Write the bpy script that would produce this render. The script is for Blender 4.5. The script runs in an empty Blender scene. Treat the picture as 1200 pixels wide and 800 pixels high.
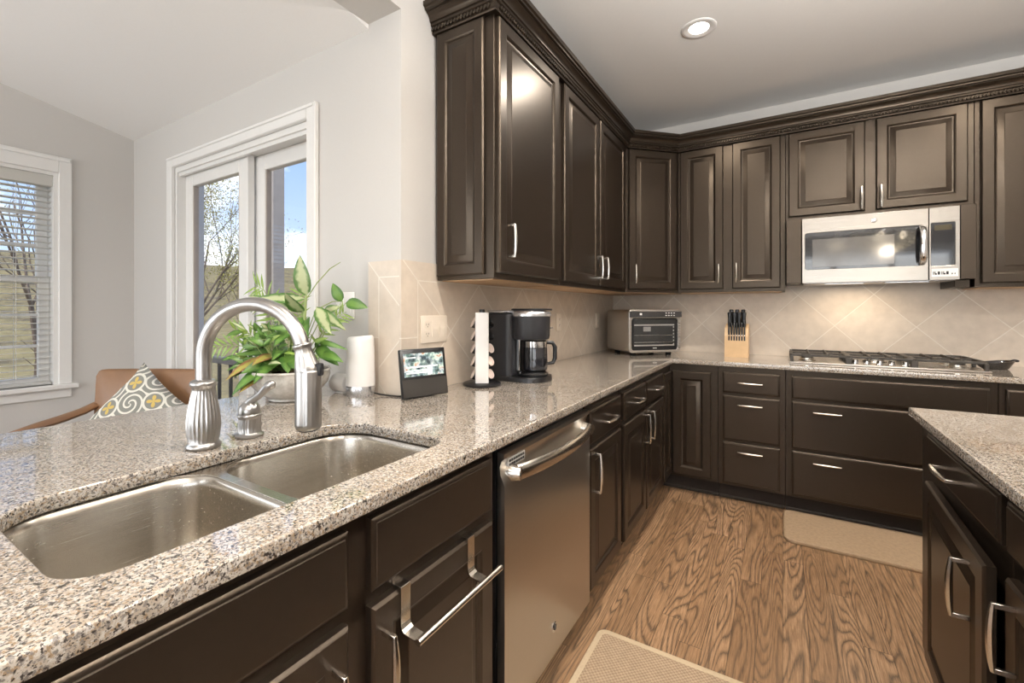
import bpy, bmesh, math, random
from mathutils import Vector, Matrix
R = math.radians
PI = math.pi
random.seed(7)
sc = bpy.context.scene
COL = sc.collection

# ------------------------------------------------------------------ camera, world, lights, exposure
cam_d = bpy.data.cameras.new('camera')
cam = bpy.data.objects.new('camera', cam_d)
COL.objects.link(cam)
sc.camera = cam
cam.location = (0, 0, 1.2544)
cam.rotation_euler = (R(90), 0, R(31.3))
cam_d.sensor_width = 36.0
cam_d.lens = 521.84 / 1200 * 36.0
cam_d.shift_y = (362.3 - 400) / 1200
cam_d.clip_start = 0.02
cam_d.clip_end = 1000

sc.view_settings.view_transform = 'Standard'
sc.view_settings.look = 'None'
sc.view_settings.gamma = 1.0
sc.view_settings.exposure = 0.0
sc.view_settings.use_curve_mapping = False
sc.cycles.use_denoising = True
sc.cycles.max_bounces = 10
sc.cycles.diffuse_bounces = 5
sc.cycles.glossy_bounces = 5
sc.cycles.transmission_bounces = 8
sc.cycles.sample_clamp_indirect = 6.0
sc.cycles.caustics_reflective = False
sc.cycles.caustics_refractive = False


def make_world():
    w = bpy.data.worlds.new('sky')
    sc.world = w
    w.use_nodes = True
    nt = w.node_tree
    nt.nodes.clear()
    N = nt.nodes.new
    L = nt.links.new
    out = N('ShaderNodeOutputWorld')
    bg = N('ShaderNodeBackground')
    tc = N('ShaderNodeTexCoord')
    sep = N('ShaderNodeSeparateXYZ')
    L(tc.outputs['Generated'], sep.inputs[0])
    ramp = N('ShaderNodeValToRGB')
    ramp.color_ramp.elements[0].position = 0.0
    ramp.color_ramp.elements[0].color = (0.60, 0.74, 0.90, 1)
    ramp.color_ramp.elements[1].position = 0.5
    ramp.color_ramp.elements[1].color = (0.10, 0.28, 0.70, 1)
    L(sep.outputs[2], ramp.inputs[0])
    mp = N('ShaderNodeMapping')
    mp.inputs['Scale'].default_value = (1, 1, 2.2)
    L(tc.outputs['Generated'], mp.inputs[0])
    nz = N('ShaderNodeTexNoise')
    nz.inputs['Scale'].default_value = 3.2
    nz.inputs['Detail'].default_value = 7
    nz.inputs['Roughness'].default_value = 0.6
    L(mp.outputs[0], nz.inputs['Vector'])
    cr = N('ShaderNodeValToRGB')
    cr.color_ramp.elements[0].position = 0.47
    cr.color_ramp.elements[1].position = 0.66
    L(nz.outputs['Fac'], cr.inputs[0])
    mx = N('ShaderNodeMixRGB')
    mx.inputs[2].default_value = (1.25, 1.27, 1.3, 1)
    L(cr.outputs[0], mx.inputs[0])
    L(ramp.outputs[0], mx.inputs[1])
    L(mx.outputs[0], bg.inputs['Color'])
    bg.inputs['Strength'].default_value = 1.5
    L(bg.outputs[0], out.inputs[0])


make_world()


def area(name, loc, rot, sx, sy, power, color):
    d = bpy.data.lights.new(name, 'AREA')
    d.shape = 'RECTANGLE'
    d.size, d.size_y = sx, sy
    d.energy = power
    d.color = color
    o = bpy.data.objects.new(name, d)
    COL.objects.link(o)
    o.location = loc
    o.rotation_euler = rot
    return o


# daylight entering through the windows of the far end of the room and of the sunroom, behind the camera
area('rear_window_daylight', (0.9, -4.36, 1.45), (R(112), 0, R(0)), 3.6, 1.9, 100, (0.95, 0.98, 1.0))
area('sunroom_window_daylight', (-2.7, -2.86, 1.45), (R(112), 0, R(0)), 1.7, 1.7, 62, (0.97, 0.99, 1.0))
area('side_window_daylight', (-3.80, -1.45, 1.45), (R(90), 0, R(-90)), 1.5, 1.3, 16, (0.95, 0.98, 1.0))
sun_d = bpy.data.lights.new('sun', 'SUN')
sun_d.energy = 3.2
sun_d.angle = R(1.5)
sun_d.color = (1.0, 0.96, 0.90)
sun = bpy.data.objects.new('sun', sun_d)
COL.objects.link(sun)
sun.rotation_euler = (R(38), 0, R(22))
CAN_POWER = 18
CAN_COLOR = (1.0, 0.90, 0.78)

# ------------------------------------------------------------------ room numbers
XW = -1.29      # kitchen left wall
YW = 3.832      # back wall
YS = 1.277      # sunroom door wall and the end face of the kitchen wall
XH = -1.477     # sunroom side of the kitchen wall and header
XL = -3.845     # sunroom window wall
ZC = 2.763      # kitchen ceiling
XR = 3.4        # right wall
YR = -4.4       # rear wall
YSR = -2.9      # sunroom rear wall
ZT = 0.914      # worktop top
ZB = 0.884      # worktop underside


# ------------------------------------------------------------------ materials
class Mat:
    def __init__(self, name):
        self.m = bpy.data.materials.new(name)
        self.m.use_nodes = True
        self.nt = self.m.node_tree
        self.b = self.nt.nodes['Principled BSDF']

    def n(self, t, **kw):
        nd = self.nt.nodes.new(t)
        for k, v in kw.items():
            if hasattr(nd, k) and k not in nd.inputs.keys():
                setattr(nd, k, v)
            else:
                nd.inputs[k].default_value = v
        return nd

    def l(self, a, b):
        self.nt.links.new(a, b)

    def coords(self, scale=(1, 1, 1), rot=(0, 0, 0), loc=(0, 0, 0)):
        tc = self.n('ShaderNodeTexCoord')
        mp = self.n('ShaderNodeMapping')
        mp.inputs['Scale'].default_value = scale
        mp.inputs['Rotation'].default_value = rot
        mp.inputs['Location'].default_value = loc
        self.l(tc.outputs['Object'], mp.inputs[0])
        return mp.outputs[0]

    def noise(self, vec, scale, detail=3, rough=0.55, dist=0.0):
        nd = self.n('ShaderNodeTexNoise')
        nd.inputs['Scale'].default_value = scale
        nd.inputs['Detail'].default_value = detail
        nd.inputs['Roughness'].default_value = rough
        nd.inputs['Distortion'].default_value = dist
        if vec is not None:
            self.l(vec, nd.inputs['Vector'])
        return nd.outputs['Fac']

    def ramp(self, fac, stops, interp='LINEAR'):
        nd = self.n('ShaderNodeValToRGB')
        cr = nd.color_ramp
        cr.interpolation = interp
        while len(cr.elements) < len(stops):
            cr.elements.new(0.5)
        for e, (p, c) in zip(cr.elements, stops):
            e.position = p
            e.color = (c[0], c[1], c[2], 1) if len(c) == 3 else c
        self.l(fac, nd.inputs[0])
        return nd.outputs[0]

    def mix(self, fac, a, b, mode='MIX'):
        nd = self.n('ShaderNodeMixRGB')
        nd.blend_type = mode
        for i, v in ((0, fac), (1, a), (2, b)):
            if hasattr(v, 'is_linked') or hasattr(v, 'links'):
                self.l(v, nd.inputs[i])
            else:
                nd.inputs[i].default_value = v if i == 0 else (v[0], v[1], v[2], 1)
        return nd.outputs[0]

    def math(self, op, a, b=None, c=None):
        nd = self.n('ShaderNodeMath')
        nd.operation = op
        for i, v in enumerate((a, b, c)):
            if v is None:
                continue
            if hasattr(v, 'links'):
                self.l(v, nd.inputs[i])
            else:
                nd.inputs[i].default_value = v
        return nd.outputs[0]

    def bump(self, h, strength=0.2, dist=0.01):
        nd = self.n('ShaderNodeBump')
        nd.inputs['Strength'].default_value = strength
        nd.inputs['Distance'].default_value = dist
        self.l(h, nd.inputs['Height'])
        self.l(nd.outputs[0], self.b.inputs['Normal'])


def plain(name, col, rough=0.5, metal=0.0, var=0.06, nscale=30, bump=0.0, spec=0.5, coat=0.0, emit=None, estr=0):
    M = Mat(name)
    v = M.coords()
    f = M.noise(v, nscale, 3)
    c = M.mix(f, [x * (1 - var) for x in col], [min(1, x * (1 + var)) for x in col])
    M.l(c, M.b.inputs['Base Color'])
    M.b.inputs['Roughness'].default_value = rough
    M.b.inputs['Metallic'].default_value = metal
    M.b.inputs['Specular IOR Level'].default_value = spec
    M.b.inputs['Coat Weight'].default_value = coat
    M.b.inputs['Coat Roughness'].default_value = 0.1
    if bump:
        M.bump(f, bump, 0.002)
    if emit:
        M.b.inputs['Emission Color'].default_value = (*emit, 1)
        M.b.inputs['Emission Strength'].default_value = estr
    return M.m


M_WALL = plain('wall_paint_grey', (0.60, 0.585, 0.565), 0.75, var=0.02, nscale=90, bump=0.04, spec=0.25)
M_CEIL = plain('ceiling_paint_white', (0.84, 0.835, 0.825), 0.85, var=0.02, nscale=120, bump=0.05, spec=0.2)
M_TRIM = plain('trim_white', (0.80, 0.795, 0.78), 0.35, var=0.02)
M_SLAT = plain('blind_white', (0.82, 0.81, 0.78), 0.45, var=0.02)
_nt = M_SLAT.node_tree
_tl = _nt.nodes.new('ShaderNodeBsdfTranslucent'); _tl.inputs[0].default_value = (.9, .89, .86, 1)
_mx = _nt.nodes.new('ShaderNodeMixShader'); _mx.inputs[0].default_value = .4
_nt.links.new(_nt.nodes['Principled BSDF'].outputs[0], _mx.inputs[1]); _nt.links.new(_tl.outputs[0], _mx.inputs[2])
_nt.links.new(_mx.outputs[0], _nt.nodes['Material Output'].inputs['Surface'])
M_CAB = plain('espresso_wood', (0.0135, 0.0095, 0.0068), 0.31, var=0.3, nscale=55, bump=0.03, spec=0.54)
M_CAB.node_tree.nodes['Principled BSDF'].inputs['Specular Tint'].default_value = (1.0, .81, .63, 1)
M_TOE = plain('espresso_toe', (0.020, 0.0145, 0.0115), 0.55, var=0.2, spec=0.25)
M_MAPLE = plain('maple_underside', (0.56, 0.37, 0.21), 0.45, var=0.12, nscale=14)
M_NICKEL = plain('satin_nickel', (0.66, 0.62, 0.56), 0.24, metal=1, var=0.04)
M_CHROME = plain('chrome', (0.75, 0.75, 0.75), 0.10, metal=1, var=0.02)
M_BLACK = plain('black_plastic', (0.008, 0.008, 0.009), 0.30, var=0.15, spec=0.4)
M_SOFTBLACK = plain('matt_black', (0.013, 0.013, 0.015), 0.45, var=0.15, spec=0.4)
M_IRON = plain('cast_iron', (0.03, 0.025, 0.02), 0.5, var=0.25, nscale=60, bump=0.1)
M_WHITEPL = plain('white_plastic', (0.80, 0.79, 0.78), 0.3, var=0.02)
M_IVORY = plain('ivory_plate', (0.80, 0.72, 0.62), 0.35, var=0.02)
M_SILVERPL = plain('silver_plastic', (0.55, 0.55, 0.56), 0.25, metal=0.8, var=0.03)
M_BLACKGLASS = plain('black_glass', (0.012, 0.012, 0.014), 0.04, var=0.1, spec=0.8, coat=0.6)
M_BLOCK = plain('beech_block', (0.62, 0.42, 0.23), 0.4, var=0.12, nscale=25)
M_LEATHER = plain('brown_leather', (0.235, 0.125, 0.062), 0.42, var=0.30, nscale=9, bump=0.10)
M_DARKWOOD = plain('dark_walnut', (0.085, 0.045, 0.025), 0.45, var=0.3, nscale=12)
M_SOIL = plain('potting_soil', (0.06, 0.035, 0.02), 0.95, var=0.6, nscale=90, bump=0.6)
M_BARK = plain('bark', (0.17, 0.125, 0.095), 0.9, var=0.4, nscale=20, bump=0.4)
M_SPRING = plain('spring_leaves', (0.36, 0.33, 0.07), 0.7, var=0.5, nscale=3)
M_DECK = plain('deck_boards', (0.36, 0.30, 0.24), 0.7, var=0.3, nscale=6)
M_POST = plain('weathered_post', (0.46, 0.40, 0.35), 0.7, var=0.15, nscale=12)
M_ALU = plain('black_aluminium', (0.02, 0.02, 0.02), 0.4, var=0.1)
M_BULB = plain('warm_bulb', (1, 0.9, 0.75), 0.4, emit=(1.0, 0.84, 0.62), estr=9)
M_LED = plain('lamp_lens', (1, 0.97, 0.92), 0.4, emit=(1.0, 0.95, 0.88), estr=5)
M_CARAFE = plain('smoked_glass', (0.015, 0.015, 0.018), 0.06, var=0.1, spec=0.7)
M_RUBBER = plain('black_rubber', (0.02, 0.02, 0.02), 0.7, var=0.1)
M_LIDFOIL = plain('pod_foil', (0.74, 0.62, 0.56), 0.3, var=0.2, nscale=80)
M_BEAD = plain('bead_glass', (0.85, 0.78, 0.62), 0.12, var=0.25, nscale=60, spec=0.8)


def stainless(name, along='z', col=(0.58, 0.55, 0.51), rough=0.27):
    M = Mat(name)
    s = {'z': (260, 260, 1.5), 'y': (260, 1.5, 260), 'x': (1.5, 260, 260)}[along]
    v = M.coords(scale=s)
    f = M.noise(v, 1.0, 3)
    M.l(M.mix(f, [c * 0.95 for c in col], [c * 1.04 for c in col]), M.b.inputs['Base Color'])
    M.b.inputs['Metallic'].default_value = 1.0
    r = M.n('ShaderNodeMapRange')
    r.inputs['To Min'].default_value = rough - 0.05
    r.inputs['To Max'].default_value = rough + 0.07
    M.l(f, r.inputs['Value'])
    M.l(r.outputs[0], M.b.inputs['Roughness'])
    M.bump(f, 0.04, 0.001)
    return M.m


M_SS = stainless('stainless_brushed', 'x')
M_SSM = stainless('stainless_microwave', 'x', (0.33, 0.305, 0.275), 0.28)
M_SSY = stainless('stainless_brushed_front', 'x', (0.56, 0.53, 0.49), 0.30)
M_SINK = stainless('stainless_sink', 'y', (0.60, 0.56, 0.50), 0.24)
M_FAUCET = plain('brushed_nickel', (0.44, 0.43, 0.42), 0.29, metal=1, var=0.04, nscale=60)


def granite():
    M = Mat('speckled_granite')
    v = M.coords()
    big = M.noise(v, 7, 5, 0.65)
    base = M.ramp(big, [(0.35, (0.37, 0.31, 0.245)), (0.5, (0.47, 0.42, 0.36)), (0.68, (0.55, 0.51, 0.46))])

    def specks(c, off, scale, lo, hi, col, det=3):
        n = M.noise(M.coords(loc=off), scale, det, 0.62)
        return M.mix(M.ramp(n, [(lo, (0, 0, 0)), (hi, (1, 1, 1))]), c, col)
    c = specks(base, (0, 0, 0), 135, 0.50, 0.62, (0.56, 0.535, 0.50))
    c = specks(c, (3.1, 1.7, .4), 150, 0.52, 0.61, (0.30, 0.215, 0.135))
    c = specks(c, (7.7, 2.3, 1.9), 195, 0.52, 0.60, (0.20, 0.182, 0.168))
    c = specks(c, (1.3, 9.3, 4.9), 225, 0.565, 0.625, (0.045, 0.038, 0.034), 2)
    c = specks(c, (5.3, 3.3, 8.9), 95, 0.605, 0.655, (0.035, 0.028, 0.024), 3)
    M.l(c, M.b.inputs['Base Color'])
    M.b.inputs['Roughness'].default_value = 0.07
    M.b.inputs['Specular IOR Level'].default_value = 0.6
    M.b.inputs['Coat Weight'].default_value = 0.55
    M.b.inputs['Coat Roughness'].default_value = 0.03
    return M.m


M_GRANITE = granite()


def wood_floor():
    M = Mat('oak_floor')
    tc = M.n('ShaderNodeTexCoord')
    sep = M.n('ShaderNodeSeparateXYZ')
    M.l(tc.outputs['Object'], sep.inputs[0])
    W, LEN = 0.085, 0.95
    px = M.math('DIVIDE', sep.outputs[0], W)
    ix = M.math('FLOOR', px)
    wn = M.n('ShaderNodeTexWhiteNoise')
    wn.noise_dimensions = '1D'
    M.l(ix, wn.inputs['W'])
    off = M.math('MULTIPLY', wn.outputs['Value'], 7.3)
    py = M.math('ADD', M.math('DIVIDE', sep.outputs[1], LEN), off)
    iy = M.math('FLOOR', py)
    cmb = M.n('ShaderNodeCombineXYZ')
    M.l(ix, cmb.inputs[0])
    M.l(iy, cmb.inputs[1])
    wn2 = M.n('ShaderNodeTexWhiteNoise')
    wn2.noise_dimensions = '3D'
    M.l(cmb.outputs[0], wn2.inputs['Vector'])
    rnd = wn2.outputs['Value']
    # per-board grain coordinates
    gv = M.n('ShaderNodeCombineXYZ')
    M.l(M.math('MULTIPLY', sep.outputs[0], 1.0), gv.inputs[0])
    M.l(M.math('MULTIPLY', sep.outputs[1], 0.105), gv.inputs[1])
    M.l(M.math('MULTIPLY', rnd, 40.0), gv.inputs[2])
    gv2 = M.n('ShaderNodeCombineXYZ')
    M.l(M.math('MULTIPLY', sep.outputs[0], 1.0), gv2.inputs[0])
    M.l(M.math('MULTIPLY', sep.outputs[1], 0.05), gv2.inputs[1])
    M.l(M.math('MULTIPLY', rnd, 40.0), gv2.inputs[2])
    fine = M.noise(gv2.outputs[0], 190, 3, 0.7)
    # cathedral figure: contour lines of a stretched noise field
    field = M.noise(gv.outputs[0], 8.5, 1.2, 0.4, 0.22)
    rings = M.math('FRACT', M.math('ADD', M.math('MULTIPLY', field, 24.0), M.math('MULTIPLY', fine, 0.55)))
    line = M.ramp(rings, [(0.0, (1, 1, 1)), (0.22, (0.35, 0.35, 0.35)), (0.5, (0, 0, 0)), (0.8, (0.1, 0.1, 0.1)), (1.0, (0.9, 0.9, 0.9))])
    base = M.ramp(rnd, [(0.0, (0.25, 0.147, 0.078)), (0.5, (0.315, 0.190, 0.104)), (1.0, (0.385, 0.240, 0.138))])
    finec = M.ramp(fine, [(0.35, (0.55, 0.5, 0.45)), (0.62, (1.1, 1.1, 1.1))])
    c = M.mix(0.8, base, finec, 'MULTIPLY')
    lm = M.math('MULTIPLY', line, M.math('MULTIPLY_ADD', rnd, 0.30, 0.62))
    c = M.mix(lm, c, (0.045, 0.029, 0.019))
    # seams
    fx = M.math('FRACT', px)
    ex = M.math('MINIMUM', fx, M.math('SUBTRACT', 1.0, fx))
    fy = M.math('FRACT', py)
    ey = M.math('MULTIPLY', M.math('MINIMUM', fy, M.math('SUBTRACT', 1.0, fy)), LEN / W)
    e = M.math('MINIMUM', ex, ey)
    seam = M.ramp(e, [(0.0, (0.25, 0.25, 0.25)), (0.022, (1, 1, 1))])
    c = M.mix(1.0, c, seam, 'MULTIPLY')
    M.l(c, M.b.inputs['Base Color'])
    M.b.inputs['Roughness'].default_value = 0.36
    M.bump(M.math('SUBTRACT', seam, M.math('MULTIPLY', line, 0.3)), 0.12, 0.003)
    return M.m


M_FLOOR = wood_floor()


def tile(name, axis, u0, z0, border=None):
    """12-inch stone tiles laid on the diagonal; axis is the horizontal axis of the wall; border: (edge, inward sign)."""
    M = Mat(name)
    tc = M.n('ShaderNodeTexCoord')
    sep = M.n('ShaderNodeSeparateXYZ')
    M.l(tc.outputs['Object'], sep.inputs[0])
    u = sep.outputs[axis]
    z = sep.outputs[2]
    P = 0.43
    a = M.math('DIVIDE', M.math('ADD', M.math('SUBTRACT', u, u0), M.math('SUBTRACT', z, z0)), P)
    b = M.math('DIVIDE', M.math('SUBTRACT', M.math('SUBTRACT', u, u0), M.math('SUBTRACT', z, z0)), P)

    def edge(t, per):
        f = M.math('FRACT', M.math('ADD', t, 100.0))
        return M.math('MULTIPLY', M.math('MINIMUM', f, M.math('SUBTRACT', 1.0, f)), per)
    d = M.math('MINIMUM', edge(a, P * 0.707), edge(b, P * 0.707))
    ia = M.math('FLOOR', M.math('ADD', a, 100.0))
    ib = M.math('FLOOR', M.math('ADD', b, 100.0))
    if border:
        e0, sgn, bw, ztop, zin = border
        uu = M.math('MULTIPLY', M.math('SUBTRACT', u, e0), sgn)      # distance from the free edge
        side = M.math('LESS_THAN', uu, bw)
        top = M.math('GREATER_THAN', z, zin)
        inb = M.math('MAXIMUM', side, top)
        # grout around the border: inner edges, one joint across the strip, mitre in the corner
        dl = M.math('ABSOLUTE', M.math('SUBTRACT', uu, bw))
        dl = M.math('ADD', dl, M.math('MULTIPLY', M.math('GREATER_THAN', z, zin), 10.0))
        dt = M.math('ABSOLUTE', M.math('SUBTRACT', z, zin))
        dt = M.math('ADD', dt, M.math('MULTIPLY', M.math('LESS_THAN', uu, bw), 10.0))
        dj = M.math('ADD', M.math('ABSOLUTE', M.math('SUBTRACT', z, 1.14)), M.math('MULTIPLY', M.math('GREATER_THAN', uu, bw), 10.0))
        mit = M.math('ABSOLUTE', M.math('SUBTRACT', M.math('DIVIDE', uu, bw), M.math('DIVIDE', M.math('SUBTRACT', ztop, z), ztop - zin)))
        mit = M.math('MULTIPLY', mit, bw * 0.7)
        both = M.math('MULTIPLY', side, top)
        mit = M.math('ADD', mit, M.math('MULTIPLY', M.math('SUBTRACT', 1.0, both), 10.0))
        db = M.math('MINIMUM', M.math('MINIMUM', dl, dt), M.math('MINIMUM', dj, mit))
        d = M.math('MINIMUM', M.math('ADD', d, M.math('MULTIPLY', inb, 10.0)), db)
    cmb = M.n('ShaderNodeCombineXYZ')
    M.l(ia, cmb.inputs[0])
    M.l(ib, cmb.inputs[1])
    wn = M.n('ShaderNodeTexWhiteNoise')
    wn.noise_dimensions = '3D'
    M.l(cmb.outputs[0], wn.inputs['Vector'])
    base = M.ramp(wn.outputs['Value'], [(0.0, (0.64, 0.555, 0.465)), (1.0, (0.70, 0.62, 0.53))])
    nz = M.noise(tc.outputs['Object'], 16, 5, 0.6)
    c = M.mix(0.5, base, M.ramp(nz, [(0.3, (0.80, 0.79, 0.78)), (0.7, (1.1, 1.1, 1.1))]), 'MULTIPLY')
    g = M.ramp(d, [(0.0015, (1, 1, 1)), (0.0032, (0, 0, 0))])
    c = M.mix(g, c, (0.82, 0.77, 0.69))
    M.l(c, M.b.inputs['Base Color'])
    M.b.inputs['Roughness'].default_value = 0.38
    h = M.math('SUBTRACT', M.math('MULTIPLY', nz, 0.15), g)
    M.bump(h, 0.25, 0.002)
    return M.m


M_TILE_B = tile('backsplash_tile_back', 0, 0.309, 1.14)
M_TILE_L = tile('backsplash_tile_left', 1, 1.574, 1.155, (YS, 1, 0.083, 1.45, 1.372))
M_TILE_E = tile('backsplash_tile_end', 0, -1.22, 1.20, (XH + 0.011, 1, 0.062, 1.45, 1.385))


def glass(name, tint=(1, 1, 1), refl=0.06):
    M = Mat(name)
    nt = M.nt
    tr = M.n('ShaderNodeBsdfTransparent')
    tr.inputs[0].default_value = (*tint, 1)
    gl = M.n('ShaderNodeBsdfGlossy')
    gl.inputs['Roughness'].default_value = 0.01
    lw = M.n('ShaderNodeLayerWeight')
    lw.inputs['Blend'].default_value = 0.5
    fac = M.math('MULTIPLY_ADD', M.math('POWER', lw.outputs['Facing'], 5.0), 0.6, 0.035)
    mx = M.n('ShaderNodeMixShader')
    M.l(fac, mx.inputs[0])
    M.l(tr.outputs[0], mx.inputs[1])
    M.l(gl.outputs[0], mx.inputs[2])
    M.l(mx.outputs[0], nt.nodes['Material Output'].inputs['Surface'])
    return M.m


M_GLASS = glass('clear_pane')
M_OVENGLASS = glass('tinted_oven_glass', (0.50, 0.52, 0.52))


def mat_woven(name, c1, c2, scale):
    M = Mat(name)
    v = M.coords(scale=(scale, scale, scale))
    ck = M.n('ShaderNodeTexChecker')
    ck.inputs['Scale'].default_value = 1.0
    ck.inputs['Color1'].default_value = (*c1, 1)
    ck.inputs['Color2'].default_value = (*c2, 1)
    M.l(v, ck.inputs['Vector'])
    nz = M.noise(M.coords(), 60, 3)
    c = M.mix(0.45, ck.outputs['Color'], M.ramp(nz, [(0.3, (0.7, 0.7, 0.7)), (0.7, (1.15, 1.15, 1.15))]), 'MULTIPLY')
    M.l(c, M.b.inputs['Base Color'])
    M.b.inputs['Roughness'].default_value = 0.85
    M.bump(ck.outputs['Fac'], 0.3, 0.002)
    return M.m


M_RUG = mat_woven('woven_rug', (0.36, 0.265, 0.175), (0.26, 0.18, 0.115), 130)
M_RUGEDGE = plain('rug_binding', (0.46, 0.36, 0.24), 0.85, var=0.12, nscale=120, bump=0.2)
M_MATA = mat_woven('kitchen_mat', (0.335, 0.235, 0.145), (0.30, 0.205, 0.125), 220)


def leaf_mat(name, c_in, c_out):
    M = Mat(name)
    tc = M.n('ShaderNodeTexCoord')
    sep = M.n('ShaderNodeSeparateXYZ')
    M.l(tc.outputs['UV'], sep.inputs[0])
    # pale around the midrib, dark along the margin, broken up by noise
    d = M.math('MULTIPLY', M.math('ABSOLUTE', M.math('SUBTRACT', sep.outputs[0], 0.5)), 2.0)
    nz = M.noise(M.coords(), 45, 3)
    dd = M.math('ADD', d, M.math('MULTIPLY', M.math('SUBTRACT', nz, 0.5), 0.9))
    c = M.ramp(dd, [(0.38, c_in), (0.72, c_out)])
    M.l(c, M.b.inputs['Base Color'])
    M.b.inputs['Roughness'].default_value = 0.38
    M.b.inputs['Subsurface Weight'].default_value = 0.0
    return M.m


M_LEAFV = leaf_mat('variegated_leaf', (0.42, 0.46, 0.26), (0.07, 0.155, 0.03))
M_LEAFD = leaf_mat('green_leaf', (0.10, 0.20, 0.035), (0.045, 0.115, 0.018))
M_LEAFP = leaf_mat('palm_leaf', (0.24, 0.34, 0.07), (0.14, 0.26, 0.04))
M_LEAFR = leaf_mat('mottled_leaf', (0.30, 0.28, 0.06), (0.20, 0.09, 0.035))
M_STEM = plain('plant_stem', (0.30, 0.38, 0.14), 0.5, var=0.2)


def pot_mat():
    M = Mat('mottled_glaze')
    nz = M.noise(M.coords(), 14, 5, 0.65)
    c = M.ramp(nz, [(0.35, (0.30, 0.28, 0.25)), (0.5, (0.46, 0.44, 0.40)), (0.68, (0.68, 0.66, 0.62))])
    M.l(c, M.b.inputs['Base Color'])
    M.b.inputs['Roughness'].default_value = 0.22
    return M.m


M_POT = pot_mat()


def pillow_mat():
    """cream scrolls and yellow four-petal flowers on grey"""
    M = Mat('scroll_print')
    tc = M.n('ShaderNodeTexCoord')
    uv = tc.outputs['UV']
    sep = M.n('ShaderNodeSeparateXYZ')
    M.l(uv, sep.inputs[0])
    K = 3.0

    def cell(o):
        return M.math('SUBTRACT', M.math('FRACT', M.math('MULTIPLY', o, K)), 0.5)
    x, y = cell(sep.outputs[0]), cell(sep.outputs[1])
    r = M.math('SQRT', M.math('ADD', M.math('MULTIPLY', x, x), M.math('MULTIPLY', y, y)))
    ang = M.math('ARCTAN2', y, x)
    pet = M.math('ABSOLUTE', M.math('SINE', M.math('MULTIPLY', ang, 2.0)))
    flower = M.math('LESS_THAN', r, M.math('MULTIPLY', pet, 0.21))
    # scrolls: spirals around the cell corners
    x2 = M.math('SUBTRACT', M.math('FRACT', M.math('ADD', M.math('MULTIPLY', sep.outputs[0], K), 0.5)), 0.5)
    y2 = M.math('SUBTRACT', M.math('FRACT', M.math('ADD', M.math('MULTIPLY', sep.outputs[1], K), 0.5)), 0.5)
    r2 = M.math('SQRT', M.math('ADD', M.math('MULTIPLY', x2, x2), M.math('MULTIPLY', y2, y2)))
    a2 = M.math('ARCTAN2', y2, x2)
    sp = M.math('SINE', M.math('ADD', M.math('MULTIPLY', r2, 34.0), M.math('MULTIPLY', a2, 2.0)))
    scroll = M.math('GREATER_THAN', sp, 0.55)
    ring = M.math('LESS_THAN', M.math('ABSOLUTE', M.math('SUBTRACT', r, 0.30)), 0.035)
    cream = M.math('MAXIMUM', M.math('MULTIPLY', scroll, M.math('GREATER_THAN', r, 0.30)), ring)
    c = M.mix(cream, (0.235, 0.235, 0.21), (0.74, 0.72, 0.64))
    c = M.mix(flower, c, (0.62, 0.45, 0.13))
    M.l(c, M.b.inputs['Base Color'])
    M.b.inputs['Roughness'].default_value = 0.9
    return M.m


M_PILLOW = pillow_mat()


def screen_mat():
    M = Mat('display_picture')
    v = M.coords(scale=(1, 1, 1))
    nz = M.noise(v, 34, 3)
    vo = M.n('ShaderNodeTexVoronoi')
    vo.inputs['Scale'].default_value = 55
    M.l(v, vo.inputs['Vector'])
    c = M.ramp(nz, [(0.35, (0.03, 0.045, 0.05)), (0.47, (0.18, 0.26, 0.27)), (0.56, (0.55, 0.62, 0.62)), (0.66, (0.42, 0.22, 0.12))])
    c = M.mix(0.08, c, vo.outputs['Color'], 'OVERLAY')
    M.l(c, M.b.inputs['Base Color'])
    M.l(c, M.b.inputs['Emission Color'])
    M.b.inputs['Emission Strength'].default_value = 0.28
    M.b.inputs['Roughness'].default_value = 0.08
    return M.m


M_SCREEN = screen_mat()
M_SCREENTXT = plain('display_white', (0.8, 0.85, 0.87), 0.3, emit=(0.8, 0.86, 0.9), estr=0.4)


def field_mat():
    M = Mat('spring_field')
    v = M.coords()
    nz = M.noise(v, 0.22, 10, 0.85)
    n2 = M.noise(M.coords(scale=(1, 1, 4)), 2.2, 6, 0.8)
    c = M.ramp(nz, [(0.38, (0.09, 0.07, 0.04)), (0.47, (0.24, 0.185, 0.085)), (0.55, (0.33, 0.265, 0.11)), (0.66, (0.38, 0.28, 0.17))])
    c = M.mix(0.7, c, M.ramp(n2, [(0.3, (0.45, 0.42, 0.38)), (0.7, (1.3, 1.25, 1.1))]), 'MULTIPLY')
    M.l(c, M.b.inputs['Base Color'])
    M.b.inputs['Roughness'].default_value = 0.95
    return M.m


M_FIELD = field_mat()


# ------------------------------------------------------------------ mesh helpers
def box(bm, x0, x1, y0, y1, z0, z1, bev=0.0, seg=1, mat=None):
    r = bmesh.ops.create_cube(bm, size=1.0)
    vs = r['verts']
    sx, sy, sz = x1 - x0, y1 - y0, z1 - z0
    for v in vs:
        v.co = Vector((x0 + (v.co.x + .5) * sx, y0 + (v.co.y + .5) * sy, z0 + (v.co.z + .5) * sz))
    if bev > 0:
        es = list({e for v in vs for e in v.link_edges})
        r2 = bmesh.ops.bevel(bm, geom=es, offset=min(bev, .49 * min(sx, sy, sz)), segments=seg, affect='EDGES', profile=0.5)
        vs = list({v for f in r2['faces'] for v in f.verts} | {v for v in vs if v.is_valid})
    if mat is not None:
        bmesh.ops.transform(bm, matrix=mat, verts=[v for v in vs if v.is_valid])
    return vs


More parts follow.
